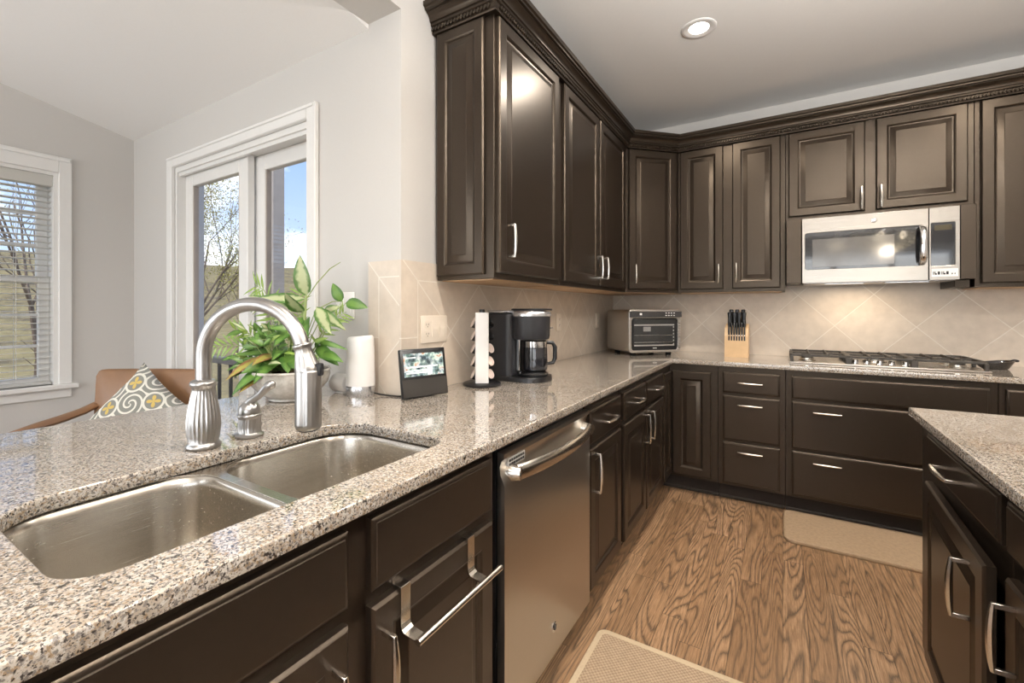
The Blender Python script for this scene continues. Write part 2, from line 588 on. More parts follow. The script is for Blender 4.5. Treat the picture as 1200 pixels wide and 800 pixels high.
def loft(bm, loops, cap0=True, cap1=True, close=True):
    rings = [[bm.verts.new(p) for p in lp] for lp in loops]
    n = len(rings[0])
    for a, b in zip(rings, rings[1:]):
        for i in range(n if close else n - 1):
            j = (i + 1) % n
            try:
                bm.faces.new((a[i], a[j], b[j], b[i]))
            except ValueError:
                pass
    if cap0:
        bm.faces.new(list(reversed(rings[0])))
    if cap1:
        bm.faces.new(rings[-1])
    return rings


def tube(bm, pts, rad, seg=10, cap=True, flat=(1, 1)):
    pts = [Vector(p) for p in pts]
    n = len(pts)
    rads = rad if isinstance(rad, (list, tuple)) else [rad] * n
    loops = []
    prev = None
    for i, p in enumerate(pts):
        t = (pts[min(i + 1, n - 1)] - pts[max(i - 1, 0)]).normalized()
        if prev is None:
            a = Vector((0, 0, 1)) if abs(t.z) < .9 else Vector((1, 0, 0))
            u = t.cross(a).normalized()
        else:
            u = (prev - t * prev.dot(t)).normalized()
        prev = u
        w = t.cross(u)
        loops.append([p + (u * math.cos(2 * PI * k / seg) * flat[0] + w * math.sin(2 * PI * k / seg) * flat[1]) * rads[i] for k in range(seg)])
    loft(bm, loops, cap, cap)


def lathe(bm, prof, seg=32, c=(0, 0, 0), flutes=0, fl=0.0, frange=None, cap=True, M=None):
    loops = []
    for i, (r, z) in enumerate(prof):
        lp = []
        for k in range(seg):
            a = 2 * PI * k / seg
            rr = r
            if flutes and (frange is None or frange[0] <= z <= frange[1]):
                rr = r * (1 - fl * (0.5 + 0.5 * math.cos(flutes * a)))
            p = Vector((rr * math.cos(a), rr * math.sin(a), z))
            if M is not None:
                p = M @ p
            lp.append(p + Vector(c))
        loops.append(lp)
    loft(bm, loops, cap and prof[0][0] > 1e-6, cap and prof[-1][0] > 1e-6)


def rrect(w, d, r, n=6, cx=0, cy=0):
    pts = []
    for (sx, sy, a0) in ((1, 1, 0), (-1, 1, 90), (-1, -1, 180), (1, -1, 270)):
        for k in range(n + 1):
            a = R(a0 + 90 * k / n)
            pts.append((cx + sx * (w / 2 - r) + r * math.cos(a), cy + sy * (d / 2 - r) + r * math.sin(a)))
    return pts


def obj(name, bm, mat, parent=None, smooth=35, loc=None):
    bmesh.ops.recalc_face_normals(bm, faces=bm.faces)
    me = bpy.data.meshes.new(name)
    bm.to_mesh(me)
    bm.free()
    return obj_me(name, me, mat, parent, smooth, loc)


def obj_me(name, me, mat, parent=None, smooth=35, loc=None):
    me.materials.clear()
    me.materials.append(mat)
    if smooth:
        for p in me.polygons:
            p.use_smooth = True
        try:
            me.set_sharp_from_angle(angle=R(smooth))
        except Exception:
            pass
    o = bpy.data.objects.new(name, me)
    COL.objects.link(o)
    if parent is not None:
        o.parent = parent
    if loc is not None:
        o.location = loc
    return o


def plate(name, loops, z0, z1, bev, mat, parent=None, bres=2):
    """flat slab with holes: first loop outline, the others holes"""
    cu = bpy.data.curves.new(name, 'CURVE')
    cu.dimensions = '2D'
    cu.fill_mode = 'BOTH'
    for lp in loops:
        s = cu.splines.new('POLY')
        s.points.add(len(lp) - 1)
        for p, q in zip(s.points, lp):
            p.co = (q[0], q[1], 0, 1)
        s.use_cyclic_u = True
    cu.extrude = (z1 - z0) / 2 - bev
    cu.bevel_depth = bev
    cu.bevel_resolution = bres
    cu.offset = -bev
    t = bpy.data.objects.new(name, cu)
    COL.objects.link(t)
    dg = bpy.context.evaluated_depsgraph_get()
    me = bpy.data.meshes.new_from_object(t.evaluated_get(dg))
    bpy.data.objects.remove(t)
    bpy.data.curves.remove(cu)
    me.transform(Matrix.Translation((0, 0, (z0 + z1) / 2)))
    return obj_me(name, me, mat, parent, 40)


def BM():
    return bmesh.new()


def tag(o, label, cat, group=None, kind=None):
    o['label'] = label
    o['category'] = cat
    if group:
        o['group'] = group
    if kind:
        o['kind'] = kind
    return o


def thing(name, label, cat, loc=(0, 0, 0), rz=0.0, group=None):
    o = bpy.data.objects.new(name, None)
    o.empty_display_size = 0.05
    COL.objects.link(o)
    o.location = loc
    o.rotation_euler = (0, 0, R(rz))
    return tag(o, label, cat, group)


def struct(name, bm, mat, label=None, parent=None, smooth=0):
    o = obj(name, bm, mat, parent, smooth)
    if parent is None:
        o['kind'] = 'structure'
        o['label'] = label
        o['category'] = label.split()[-1] if False else name.split('_')[0]
    return o


def copy_tree(o, parent=None):
    c = o.copy()
    COL.objects.link(c)
    if parent is not None:
        c.parent = parent
    for ch in list(o.children):
        copy_tree(ch, c)
    return c


# ------------------------------------------------------------------ room shell
bm = BM(); box(bm, XL - .15, XR + .15, YR - .15, YW + .15, -.1, 0)
struct('floor', bm, M_FLOOR, 'brown oak plank floor with bold dark grain')
bm = BM(); box(bm, XW - .187, XR + .15, YR - .15, YW + .15, ZC, ZC + .12)
struct('ceiling', bm, M_CEIL, 'flat white kitchen ceiling with recessed light')
# sloped sunroom ceiling
bm = BM()
zs = lambda y: 2.422 + (YS - y) * 0.217
a = [(XL - .15, YS + .15, zs(YS + .15)), (XH, YS + .15, zs(YS + .15)), (XH, YSR - .15, zs(YSR - .15)), (XL - .15, YSR - .15, zs(YSR - .15))]
loft(bm, [a, [(p[0], p[1], p[2] + .12) for p in a]])
struct('ceiling_sunroom', bm, M_CEIL, 'white ceiling sloping up over the sunroom')
# kitchen left wall and the header that carries on over the peninsula
bm = BM(); box(bm, XH, XW, YS, YW + .15, 0, ZC)
struct('wall_left', bm, M_WALL, 'light grey kitchen wall carrying the left run of cabinets')
bm = BM(); box(bm, XH, XW, YSR - .15, YS, 2.443, 3.6)
struct('trim_1', bm, M_WALL, 'grey dropped header between kitchen and sunroom over the peninsula')
bm = BM(); box(bm, XW, XR + .15, YW, YW + .15, 0, ZC)
struct('wall_back', bm, M_WALL, 'light grey back wall behind cooktop and microwave')
bm = BM(); box(bm, XR, XR + .15, YR - .15, YW, 0, ZC)
struct('wall_right', bm, M_WALL, 'light grey wall on the far side of the island')
# rear wall with a wide window opening
WX0, WX1, WZ0, WZ1 = -0.95, 2.75, 0.45, 2.42
bm = BM()
box(bm, XW - .187, WX0, YR - .15, YR, 0, ZC); box(bm, WX1, XR, YR - .15, YR, 0, ZC)
box(bm, WX0, WX1, YR - .15, YR, 0, WZ0); box(bm, WX0, WX1, YR - .15, YR, WZ1, ZC)
struct('wall_rear', bm, M_WALL, 'light grey wall behind the camera with a wide window')
bm = BM(); box(bm, XH, XW, YR, YSR - .15, 0, ZC)
struct('wall_living', bm, M_WALL, 'light grey wall between sunroom and living area')
# sunroom walls
DX0, DX1, DZ1 = -3.222, -1.868, 2.13      # patio door opening
bm = BM()
box(bm, XL - .15, DX0, YS, YS + .15, 0, 2.7); box(bm, DX1, XH, YS, YS + .15, 0, 2.7)
box(bm, DX0, DX1, YS, YS + .15, DZ1, 2.7)
struct('wall_sunroom', bm, M_WALL, 'light grey sunroom wall around the patio door')
WY0, WY1, WBZ, WTZ = -0.05, 0.898, 0.79, 2.10   # sunroom window opening
VY0, VY1 = -2.25, -0.65
bm = BM()
box(bm, XL - .15, XL, WY1, YS, 0, 3.6); box(bm, XL - .15, XL, VY1, WY0, 0, 3.6); box(bm, XL - .15, XL, YSR, VY0, 0, 3.6)
box(bm, XL - .15, XL, WY0, WY1, 0, WBZ); box(bm, XL - .15, XL, WY0, WY1, WTZ, 3.6)
box(bm, XL - .15, XL, VY0, VY1, 0, WBZ); box(bm, XL - .15, XL, VY0, VY1, WTZ, 3.6)
struct('wall_window', bm, M_WALL, 'light grey sunroom side wall with the blind-covered window')
SX0, SX1 = -3.6, -1.8
bm = BM()
box(bm, XL - .15, SX0, YSR - .15, YSR, 0, 3.6); box(bm, SX1, XH, YSR - .15, YSR, 0, 3.6)
box(bm, SX0, SX1, YSR - .15, YSR, 0, .55); box(bm, SX0, SX1, YSR - .15, YSR, 2.35, 3.6)
struct('wall_sunroom_rear', bm, M_WALL, 'light grey sunroom wall behind the camera')
# baseboards in the sunroom
bm = BM(); box(bm, XL, DX0 - .07, YS - .016, YS - .001, 0, .13, .004); box(bm, DX1 + .07, XH, YS - .016, YS - .001, 0, .13, .004)
struct('baseboard_sunroom', bm, M_TRIM, 'white baseboard under the patio door wall')
bm = BM(); box(bm, XL + .001, XL + .016, YSR, YS - .02, 0, .13, .004)
struct('baseboard_window', bm, M_TRIM, 'white baseboard under the sunroom window')
# backsplash tiles
bm = BM(); box(bm, XW + .001, 2.6, YW - .011, YW - .001, ZT, 1.45)
struct('trim_2', bm, M_TILE_B, 'beige diagonal stone tile backsplash behind the cooktop')
bm = BM(); box(bm, XW + .001, XW + .011, YS - .0105, YW - .012, ZT, 1.45)
struct('trim_3', bm, M_TILE_L, 'beige diagonal stone tile backsplash along the left wall')
bm = BM(); box(bm, XH + .011, XW + .0009, YS - .0105, YS - .001, ZT, 1.45)
struct('trim_4', bm, M_TILE_E, 'beige tile return wrapping the end of the kitchen wall')

# --- sunroom window with casing, sashes, grid, glass
def window(name, label, y0, y1, detail=True):
    bm = BM()
    w = 0.06
    for (a, b, c, d) in ((y0 - w, y0, WBZ, WTZ + w + .04), (y1, y1 + w, WBZ, WTZ + w + .04), (y0, y1, WTZ, WTZ + w + .04)):
        box(bm, XL - .002, XL + .018, a, b, c, d, .003)
    box(bm, XL + .018, XL + .026, y0 - w + .008, y1 + w - .008, WTZ + w + .01, WTZ + w + .032, .003)
    t = obj(name, bm, M_TRIM, None, 0)
    t['kind'] = 'structure'; t['label'] = label; t['category'] = 'window'
    bm = BM()
    box(bm, XL - .15, XL + .05, y0 - .085, y1 + .085, WBZ - .028, WBZ, .005)
    box(bm, XL - .002, XL + .016, y0 - .06, y1 + .06, WBZ - .085, WBZ - .028, .005)
    obj('window_sill', bm, M_TRIM, t, 0)
    # jamb liner
    bm = BM()
    box(bm, XL - .149, XL, y0, y0 + .02, WBZ, WTZ); box(bm, XL - .149, XL, y1 - .02, y1, WBZ, WTZ); box(bm, XL - .149, XL, y0 + .02, y1 - .02, WTZ - .02, WTZ)
    obj('window_jamb', bm, M_TRIM, t, 0)
    zm = (WBZ + WTZ) / 2 - .01
    for (z0, z1, xo) in ((WBZ + .005, zm + .02, -.105), (zm - .02, WTZ - .02, -.14)):
        bm = BM()
        s = .052
        xa, xb = XL + xo, XL + xo + .033
        a, b = y0 + .02, y1 - .02
        box(bm, xa, xb, a, a + s, z0, z1, .004); box(bm, xa, xb, b - s, b, z0, z1, .004)
        box(bm, xa, xb, a + s, b - s, z0, z0 + .042, .004); box(bm, xa, xb, a + s, b - s, z1 - .042, z1, .004)
        for k in (1, 2):
            zz = z0 + .042 + (z1 - z0 - .084) * k / 3
            box(bm, xa + .01, xb - .01, a + s, b - s, zz - .009, zz + .009)
            yy = a + s + (b - a - 2 * s) * k / 3
            box(bm, xa + .01, xb - .01, yy - .009, yy + .009, z0 + .042, z1 - .042)
        f = obj('sash', bm, M_TRIM, t, 0)
        bm = BM(); box(bm, xa + .0145, xa + .0185, a + s - .004, b - s + .004, z0 + .038, z1 - .038)
        obj('pane', bm, M_GLASS, f, 0)
    return t


window('window_1', 'white double-hung sunroom window with grid behind the blind', WY0, WY1)
window('window_2', 'white sunroom window beside the camera', VY0, VY1)
# blind hanging in the window
bl = thing('window_blind', 'white horizontal slat blind lowered in the sunroom window', 'blind', (XL - .045, (WY0 + WY1) / 2, WBZ))
bm = BM()
zz = 1.228
hw = (WY1 - WY0) / 2 - .024
z = .06
while z < 1.20:
    m = Matrix.Translation((0, 0, z)) @ Matrix.Rotation(R(-4), 4, 'Y')
    box(bm, -.025, .025, -hw, hw, -.0013, .0013, mat=m)
    z += .0355
obj('slats', bm, M_SLAT, bl, 0)
bm = BM(); box(bm, -.028, .034, -hw - .003, hw + .003, 1.222, 1.289, .003)
obj('headrail', bm, M_SLAT, bl, 0)
bm = BM(); box(bm, -.024, .024, -hw, hw, .001, .022, .004)
obj('bottom_rail', bm, M_SLAT, bl, 0)
bm = BM()
for yy in (-.30, .0, .30):
    for xx in (-.026, .026):
        box(bm, xx - .0009, xx + .0009, yy - .0012, yy + .0012, .02, 1.25)
obj('ladder_cord', bm, M_SLAT, bl, 0)

# --- windows behind the camera
def big_window(name, label, x0, x1, z0, z1, y, n):
    bm = BM()
    for (a, b, c, d) in ((x0 - .07, x0, z0 - .07, z1 + .07), (x1, x1 + .07, z0 - .07, z1 + .07), (x0, x1, z0 - .07, z0), (x0, x1, z1, z1 + .07)):
        box(bm, a, b, y, y + .018, c, d, .003)
    t = obj(name, bm, M_TRIM, None, 0)
    t['kind'] = 'structure'; t['label'] = label; t['category'] = 'window'
    step = (x1 - x0) / n
    for k in range(n):
        bm = BM()
        a, b = x0 + k * step, x0 + (k + 1) * step
        box(bm, a, a + .05, y - .12, y - .08, z0, z1, .004); box(bm, b - .05, b, y - .12, y - .08, z0, z1, .004)
        box(bm, a + .05, b - .05, y - .12, y - .08, z0, z0 + .05, .004); box(bm, a + .05, b - .05, y - .12, y - .08, z1 - .05, z1, .004)
        f = obj('sash', bm, M_TRIM, t, 0)
        bm = BM(); box(bm, a + .045, b - .045, y - .103, y - .098, z0 + .045, z1 - .045)
        obj('pane', bm, M_GLASS, f, 0)


big_window('window_3', 'wide white window in the wall behind the camera', WX0, WX1, WZ0, WZ1, YR, 4)
big_window('window_4', 'white sunroom window behind the camera', SX0, SX1, .55, 2.35, YSR, 2)

# --- patio door
door = bpy.data.objects.new('door_1', None)
COL.objects.link(door)
door['kind'] = 'structure'; door['label'] = 'white two-panel glass patio door to the deck'; door['category'] = 'door'
bm = BM()
cw = .066
box(bm, DX0 - cw, DX0, YS - .024, YS - .001, 0, DZ1 + cw, .004)
box(bm, DX1, DX1 + cw, YS - .024, YS - .001, 0, DZ1 + cw, .004)
box(bm, DX0, DX1, YS - .024, YS - .001, DZ1, DZ1 + cw, .004)
box(bm, DX0 - cw + .012, DX1 + cw - .012, YS - .030, YS - .024, DZ1 + cw - .022, DZ1 + cw - .008, .002)
obj('door_casing', bm, M_TRIM, door, 0)
bm = BM()
box(bm, DX0, DX0 + .022, YS - .001, YS + .15, 0, DZ1); box(bm, DX1 - .022, DX1, YS - .001, YS + .15, 0, DZ1)
box(bm, DX0 + .022, DX1 - .022, YS - .001, YS + .15, DZ1 - .03, DZ1); box(bm, DX0 + .022, DX1 - .022, YS - .001, YS + .15, 0.001, .03)
box(bm, DX0 + .022, DX1 - .022, YS + .012, YS + .03, DZ1 - .05, DZ1 - .03)
obj('door_jamb', bm, M_TRIM, door, 0)


def door_panel(x0, x1, y0, st):
    bm = BM()
    z0, z1 = .03, DZ1 - .03
    box(bm, x0, x0 + st, y0, y0 + .04, z0, z1, .004); box(bm, x1 - st, x1, y0, y0 + .04, z0, z1, .004)
    box(bm, x0 + st, x1 - st, y0, y0 + .04, z0, z0 + .16, .004); box(bm, x0 + st, x1 - st, y0, y0 + .04, z1 - .085, z1, .004)
    p = obj('door_panel', bm, M_TRIM, door, 0)
    bm = BM(); box(bm, x0 + st - .006, x1 - st + .006, y0 + .017, y0 + .023, z0 + .154, z1 - .079)
    obj('pane', bm, M_GLASS, p, 0)
    bm = BM()
    for (a, b, c, d) in ((x0 + st, x0 + st + .007, z0 + .16, z1 - .085), (x1 - st - .012, x1 - st, z0 + .16, z1 - .085)):
        box(bm, a, b, y0 + .006, y0 + .034, c, d)
    obj('glazing_bead', bm, M_POST, p, 0)
    return p


door_panel(DX0 + .022, -2.488, YS + .045, .088)
door_panel(-2.530, DX1 - .022, YS + .096, .118)

# ------------------------------------------------------------------ hardware
def handle_bm(L=.128, p=.032, horiz=False):
    """bow pull: two square posts and a bar swelling to the middle, standing out towards -y"""
    bm = BM()
    n = 12
    def P(s, y):
        return (s, y, 0) if horiz else (0, y, s)
    for sg in (-1, 1):
        s = sg * L / 2
        if horiz:
            box(bm, s - .005, s + .005, -p - .003, 0, -.004, .004, .001)
        else:
            box(bm, -.004, .004, -p - .003, 0, s - .005, s + .005, .001)
    pts, rad = [], []
    for k in range(n + 1):
        t = -1 + 2 * k / n
        pts.append(P(t * (L / 2 + .004), -p - .004 * (1 - t * t)))
        rad.append(.0042 + .0034 * (1 - t * t))
    tube(bm, pts, rad, 8)
    return bm


def door_bm(w, h, t=.021, rail=.060):
    bm = BM()
    prof = [(0, 0), (0, t - .006), (.002, t - .003), (.006, t), (rail - .010, t), (rail - .004, t - .003), (rail, t - .009), (rail + .006, t - .0105),
            (rail + .030, t - .003), (rail + .034, t - .001)]
    loops = []
    for ins, d in prof:
        loops.append([(ins, -d, ins), (w - ins, -d, ins), (w - ins, -d, h - ins), (ins, -d, h - ins)])
    loft(bm, loops)
    return bm


def slab_bm(w, h, t=.021):
    bm = BM()
    prof = [(0, 0), (0, t - .006), (.002, t - .0045), (.006, t - .0025), (.009, t - .002), (.0105, t)]
    loft(bm, [[(i, -d, i), (w - i, -d, i), (w - i, -d, h - i), (i, -d, h - i)] for i, d in prof])
    return bm


def add_front(root, kind, x0, x1, z0, z1, hs=None):
    """hs: None, ('v', x, zc, L) or ('h', x, zc, L) in cabinet coordinates"""
    if kind == 'door':
        o = obj('door', door_bm(x1 - x0, z1 - z0), M_CAB, root, 25)
    else:
        o = obj({'drawer': 'drawer', 'false': 'false_front'}[kind], slab_bm(x1 - x0, z1 - z0), M_CAB, root, 25)
    o.location = (x0, 0, z0)
    if hs:
        hb = handle_bm(hs[3], horiz=(hs[0] == 'h'))
        h = obj('handle', hb, M_NICKEL, o, 40)
        h.location = (hs[1] - x0, -.020, hs[2] - z0)
    return o


def body_box(root, w, d, z0, z1, hollow=False):
    bm = BM()
    if not hollow:
        box(bm, 0, w, 0, d, z0, z1, .0015)
    else:
        box(bm, 0, .018, .019, d, z0, z1); box(bm, w - .018, w, .019, d, z0, z1)
        box(bm, .018, w - .018, .019, d - .012, z0, z0 + .018); box(bm, .018, w - .018, d - .012, d, z0, z1)
        box(bm, 0, .04, 0, .019, z0, z1); box(bm, w - .04, w, 0, .019, z0, z1)
        box(bm, w / 2 - .03, w / 2 + .03, 0, .019, z0, z1)
        box(bm, .04, w - .04, 0, .019, z0, z0 + .03); box(bm, .04, w - .04, 0, .019, z1 - .04, z1); box(bm, .04, w - .04, 0, .019, .68, .73)
    return obj('body', bm, M_CAB, root, 0)


def toe(root, w, d, x0=0):
    bm = BM()
    box(bm, x0, w, .072, d, 0, .112)
    box(bm, x0, w, .058, .072, 0, .02, .004)
    obj('toe_kick', bm, M_TOE, root, 0)


# ------------------------------------------------------------------ upper cabinets
UZ0, UZ1 = 1.379, 2.452
DZ0u, DZ1u = 1.402, 2.428
UX = XW + .305      # left-run frame plane
UY = YW - .305      # back-run frame plane
UD = .292           # carcase depth, clear of the tile


def upper(label, loc, rz, w, z0, fronts, group='dark upper cabinets'):
    t = thing('upper_cabinet', label, 'cabinet', loc, rz, group)
    body_box(t, w, UD + .01, z0, UZ1)
    bm = BM(); box(bm, .02, w - .02, .02, UD - .01, z0 - .004, z0 + .002)
    obj('bottom_panel', bm, M_MAPLE, t, 0)
    for f in fronts:
        add_front(t, *f)
    return t


yA = 1.482
uA = upper('single-door dark upper cabinet with panelled end, above the small smart display', (UX, yA, 0), 90, .597, UZ0,
           [('door', .012, .566, DZ0u, DZ1u, ('v', .075, 1.535, .128))])
# panelled end facing the sunroom
bm = door_bm(.245, DZ1u - DZ0u + .012, .016, .052)
e = obj('end_panel', bm, M_CAB, uA, 25)
e.rotation_euler = (0, 0, R(-90))
e.location = (-.0005, .288, DZ0u - .006)
upper('double-door dark upper cabinet above the coffee maker on the left wall', (UX, 2.081, 0), 90, 1.135, UZ0,
      [('door', .034, .545, DZ0u, DZ1u, ('v', .507, 1.51, .128)), ('door', .566, 1.085, DZ0u, DZ1u, ('v', .61, 1.51, .128))])
# diagonal corner cabinet
t = thing('upper_cabinet', 'single-door dark corner upper cabinet set diagonally above the toaster oven', 'cabinet', (UX, 3.22, 0), 45, 'dark upper cabinets')
bm = BM()
pts = [(XW + .002, 3.2185), (UX, 3.2185), (-.680, 3.527), (-.680, YW - .013), (XW + .002, YW - .013)]
Mi = Matrix.Rotation(R(-45), 4, 'Z') @ Matrix.Translation((-UX, -3.22, 0))
loft(bm, [[Mi @ Vector((x, y, UZ0)) for x, y in pts], [Mi @ Vector((x, y, UZ1)) for x, y in pts]])
obj('body', bm, M_CAB, t, 0)
bm = BM()
cx_, cy_ = -1.05, 3.55
loft(bm, [[Mi @ Vector((cx_ + (x - cx_) * .94, cy_ + (y - cy_) * .94, zz)) for x, y in pts] for zz in (UZ0 - .004, UZ0 + .002)])
obj('bottom_panel', bm, M_MAPLE, t, 0)
add_front(t, 'door', .020, .410, DZ0u, DZ1u, ('v', .058, 1.512, .128))

upper('narrow double-door dark upper cabinet above the knife block', (-.677, UY, 0), 0, .692, UZ0,
      [('door', .020, .312, DZ0u, DZ1u, ('v', .285, 1.51, .128)), ('door', .371, .664, DZ0u, DZ1u, ('v', .398, 1.51, .128))])
mc = upper('short double-door dark upper cabinet directly over the microwave', (.017, UY, 0), 0, .912, 1.842,
           [('door', .016, .421, 1.870, DZ1u, ('v', .402, 1.945, .128)), ('door', .475, .884, 1.870, DZ1u, ('v', .497, 1.945, .128))])
for (a, b) in ((.003, .086), (.834, .899)):
    bm = BM(); box(bm, a, b, -.090, .29, 1.425, 1.8415, .002)
    obj('filler_panel', bm, M_CAB, mc, 0)
bm = BM(); box(bm, .834, .898, .01, .29, 1.381, 1.425, .002)
obj('filler_panel', bm, M_CAB, mc, 0)
upper('tall single-door dark upper cabinet on the far side of the microwave', (.931, UY, 0), 0, .56, UZ0,
      [('door', .022, .535, DZ0u, DZ1u, None)])
upper('dark upper cabinet at the end of the back wall run', (1.493, UY, 0), 0, .60, UZ0,
      [('door', .022, .57, DZ0u, DZ1u, None)])

# crown moulding: profile swept along the cabinet tops
def sweep(bm, path, prof, closed_prof=True):
    """path: plan points; prof: (offset to the left-hand outward side, z)"""
    n = len(path)
    P = [Vector((p[0], p[1])) for p in path]
    nor = []
    for a, b in zip(P, P[1:]):
        d = (b - a).normalized()
        nor.append(Vector((d.y, -d.x)))
    loops = []
    for i in range(n):
        if i == 0:
            m = nor[0]
        elif i == n - 1:
            m = nor[-1]
        else:
            s = nor[i - 1] + nor[i]
            m = s / (1 + nor[i - 1].dot(nor[i]))
        loops.append([(P[i].x + m.x * o, P[i].y + m.y * o, z) for o, z in prof])
    loft(bm, loops)


cpath = [(XW + .003, yA), (UX, yA), (UX, 3.222), (-.680, UY), (2.09, UY)]
prof = [(0.002, 2.432), (.024, 2.432), (.026, 2.438), (.024, 2.444), (.026, 2.462), (.034, 2.466), (.034, 2.476), (.040, 2.478), (.042, 2.490), (.052, 2.503), (.062, 2.508), (.062, 2.512),
        (.072, 2.514), (.073, 2.522), (.081, 2.526), (.082, 2.545), (0.002, 2.545)]
bm = BM(); sweep(bm, cpath, prof)
cr = obj('crown_molding', bm, M_CAB, None, 30)
tag(cr, 'dark stepped crown moulding running along all the upper cabinet tops', 'moulding')
bm = BM()
for a, b in zip(cpath, cpath[1:]):
    A, B = Vector(a), Vector(b)
    d = (B - A).normalized(); nv = Vector((d.y, -d.x))
    L = (B - A).length
    k = int(L / .016)
    for i in range(k):
        c = A + d * (i + .5) * L / k + nv * .0275
        ang = math.atan2(d.y, d.x)
        m = Matrix.Translation((c.x, c.y, 2.453)) @ Matrix.Rotation(ang, 4, 'Z') @ Matrix.Rotation(R(35), 4, 'Y')
        box(bm, -.0050, .0050, -.0055, .0055, -.0095, .0095, .002, mat=m)
obj('rope_bead', bm, M_CAB, cr, 0)

# ------------------------------------------------------------------ base cabinets
FX = XW + .618       # left-run frame plane
FY = YW - .618       # back-run frame plane
BD = .60
BZ0, BZ1 = .112, .8825
G = 'dark base cabinets'


def base(label, loc, rz, w, fronts, hollow=False, group=G, depth=BD, tk=True):
    t = thing('base_cabinet', label, 'cabinet', loc, rz, group)
    body_box(t, w, depth, BZ0, BZ1, hollow)
    if tk:
        toe(t, w, depth)
    for f in fronts:
        add_front(t, *f)
    return t


Y0 = .085
base('double-door dark sink base cabinet under the stainless sink', (FX, Y0, 0), 90, .918,
     [('false', .522 - .404 - Y0, .522 - Y0, .726, .862), ('false', .574 - Y0, .977 - Y0, .726, .862),
      ('door', .118 - Y0, .522 - Y0, .13, .696, ('v', .488 - Y0, .575, .128)), ('door', .574 - Y0, .977 - Y0, .13, .696, ('v', .598 - Y0, .575, .128))], hollow=True)
base('dark base cabinet at the free end of the sink peninsula', (FX, -.52, 0), 90, .602,
     [('drawer', .03, .572, .726, .862, ('h', .30, .79, .128)), ('door', .03, .572, .13, .696, ('v', .53, .575, .128))])
Y1 = 1.656
base('dark base cabinet with one drawer and one door beside the dishwasher', (FX, Y1, 0), 90, .43,
     [('drawer', .016, .410, .715, .850, ('h', .213, .782, .128)), ('door', .016, .410, .13, .695, ('v', .042, .60, .15))])
Y2 = 2.088
base('dark base cabinet with two drawers over two doors beside the corner', (FX, Y2, 0), 90, .866,
     [('drawer', .030, .423, .715, .850, ('h', .226, .782, .128)), ('drawer', .443, .856, .715, .850, ('h', .65, .782, .128)),
      ('door', .030, .423, .13, .695, ('v', .385, .60, .15)), ('door', .443, .856, .13, .695, ('v', .48, .60, .15))])
# corner cabinet, L-shaped
t = thing('base_cabinet', 'dark corner base cabinet with two panelled leaves folded into the corner', 'cabinet', (0, 0, 0), 0, G)
Lp = [(XW + .012, 2.956), (FX, 2.956), (FX, FY), (-.366, FY), (-.366, YW - .013), (XW + .012, YW - .013)]
bm = BM(); loft(bm, [[(x, y, BZ0) for x, y in Lp], [(x, y, BZ1) for x, y in Lp]])
obj('body', bm, M_CAB, t, 0)
Lt = [(XW + .02, 2.956), (FX - .072, 2.956), (FX - .072, FY + .072), (-.366, FY + .072), (-.366, YW - .02), (XW + .02, YW - .02)]
bm = BM(); loft(bm, [[(x, y, 0) for x, y in Lt], [(x, y, BZ0) for x, y in Lt]])
box(bm, FX - .072, FX - .058, 2.956, FY + .058, 0, .02, .004); box(bm, FX - .072, -.366, FY + .058, FY + .072, 0, .02, .004)
obj('toe_kick', bm, M_TOE, t, 0)
o = obj('door', door_bm(.244, .705), M_CAB, t, 25); o.location = (FX + .022, FY, .13)
o = obj('door', door_bm(.215, .705), M_CAB, t, 25); o.rotation_euler = (0, 0, R(90)); o.location = (FX, 2.972, .13)
XD = -.364
base('dark three-drawer base cabinet below the knife block', (XD, FY, 0), 0, .378,
     [('drawer', -.334 - XD, -.015 - XD, .715, .850, ('h', -.176 - XD, .785, .128)), ('drawer', -.334 - XD, -.015 - XD, .412, .695, ('h', -.176 - XD, .645, .128)),
      ('drawer', -.334 - XD, -.015 - XD, .130, .394, ('h', -.176 - XD, .345, .128))])
base('wide dark base cabinet with deep drawers under the gas cooktop', (.016, FY, 0), 0, .918,
     [('false', .031, .886, .715, .850), ('drawer', .031, .886, .412, .695, ('h', .205, .645, .128)), ('drawer', .031, .886, .130, .394, ('h', .205, .345, .128)),
      ][:3])
base('dark base cabinet continuing the back run beyond the cooktop', (.936, FY, 0), 0, .70,
     [('drawer', .024, .67, .715, .850, None), ('door', .024, .345, .13, .695, None), ('door', .355, .67, .13, .695, None)])
base('dark base cabinet closing the end of the back run past the island', (1.637, FY, 0), 0, .94,
     [('drawer', .024, .46, .715, .850, ('h', .242, .785, .128)), ('drawer', .48, .916, .715, .850, ('h', .698, .785, .128)), ('door', .024, .46, .13, .695, None), ('door', .48, .916, .13, .695, None)])
# island
XI = .405
ISL = [('dark island cabinet with drawer and slightly open door nearest the cooktop', 2.015, .70, True),
       ('second dark island cabinet from the cooktop, with drawer and door', 1.314, .60, False),
       ('third dark island cabinet from the cooktop, beside the camera', .713, .70, False)]
for lab, ytop, w, first in ISL:
    t = thing('island_cabinet', lab, 'cabinet', (XI, ytop, 0), -90, 'dark island cabinets')
    body_box(t, w, .95, BZ0, BZ1)
    toe(t, w, .93)
    if first:
        add_front(t, 'drawer', .145, .690, .762, .868, ('h', .41, .818, .128))
        hinge = bpy.data.objects.new
        o = add_front(t, 'door', .125, .690, .150, .712, ('v', .60, .61, .128))
        o.rotation_euler = (0, 0, R(-2.2))
    else:
        add_front(t, 'drawer', .022, w - .022, .762, .868, ('h', w / 2, .818, .128))
        add_front(t, 'door', .022, w - .022, .150, .712, ('v', .075, .61, .128))

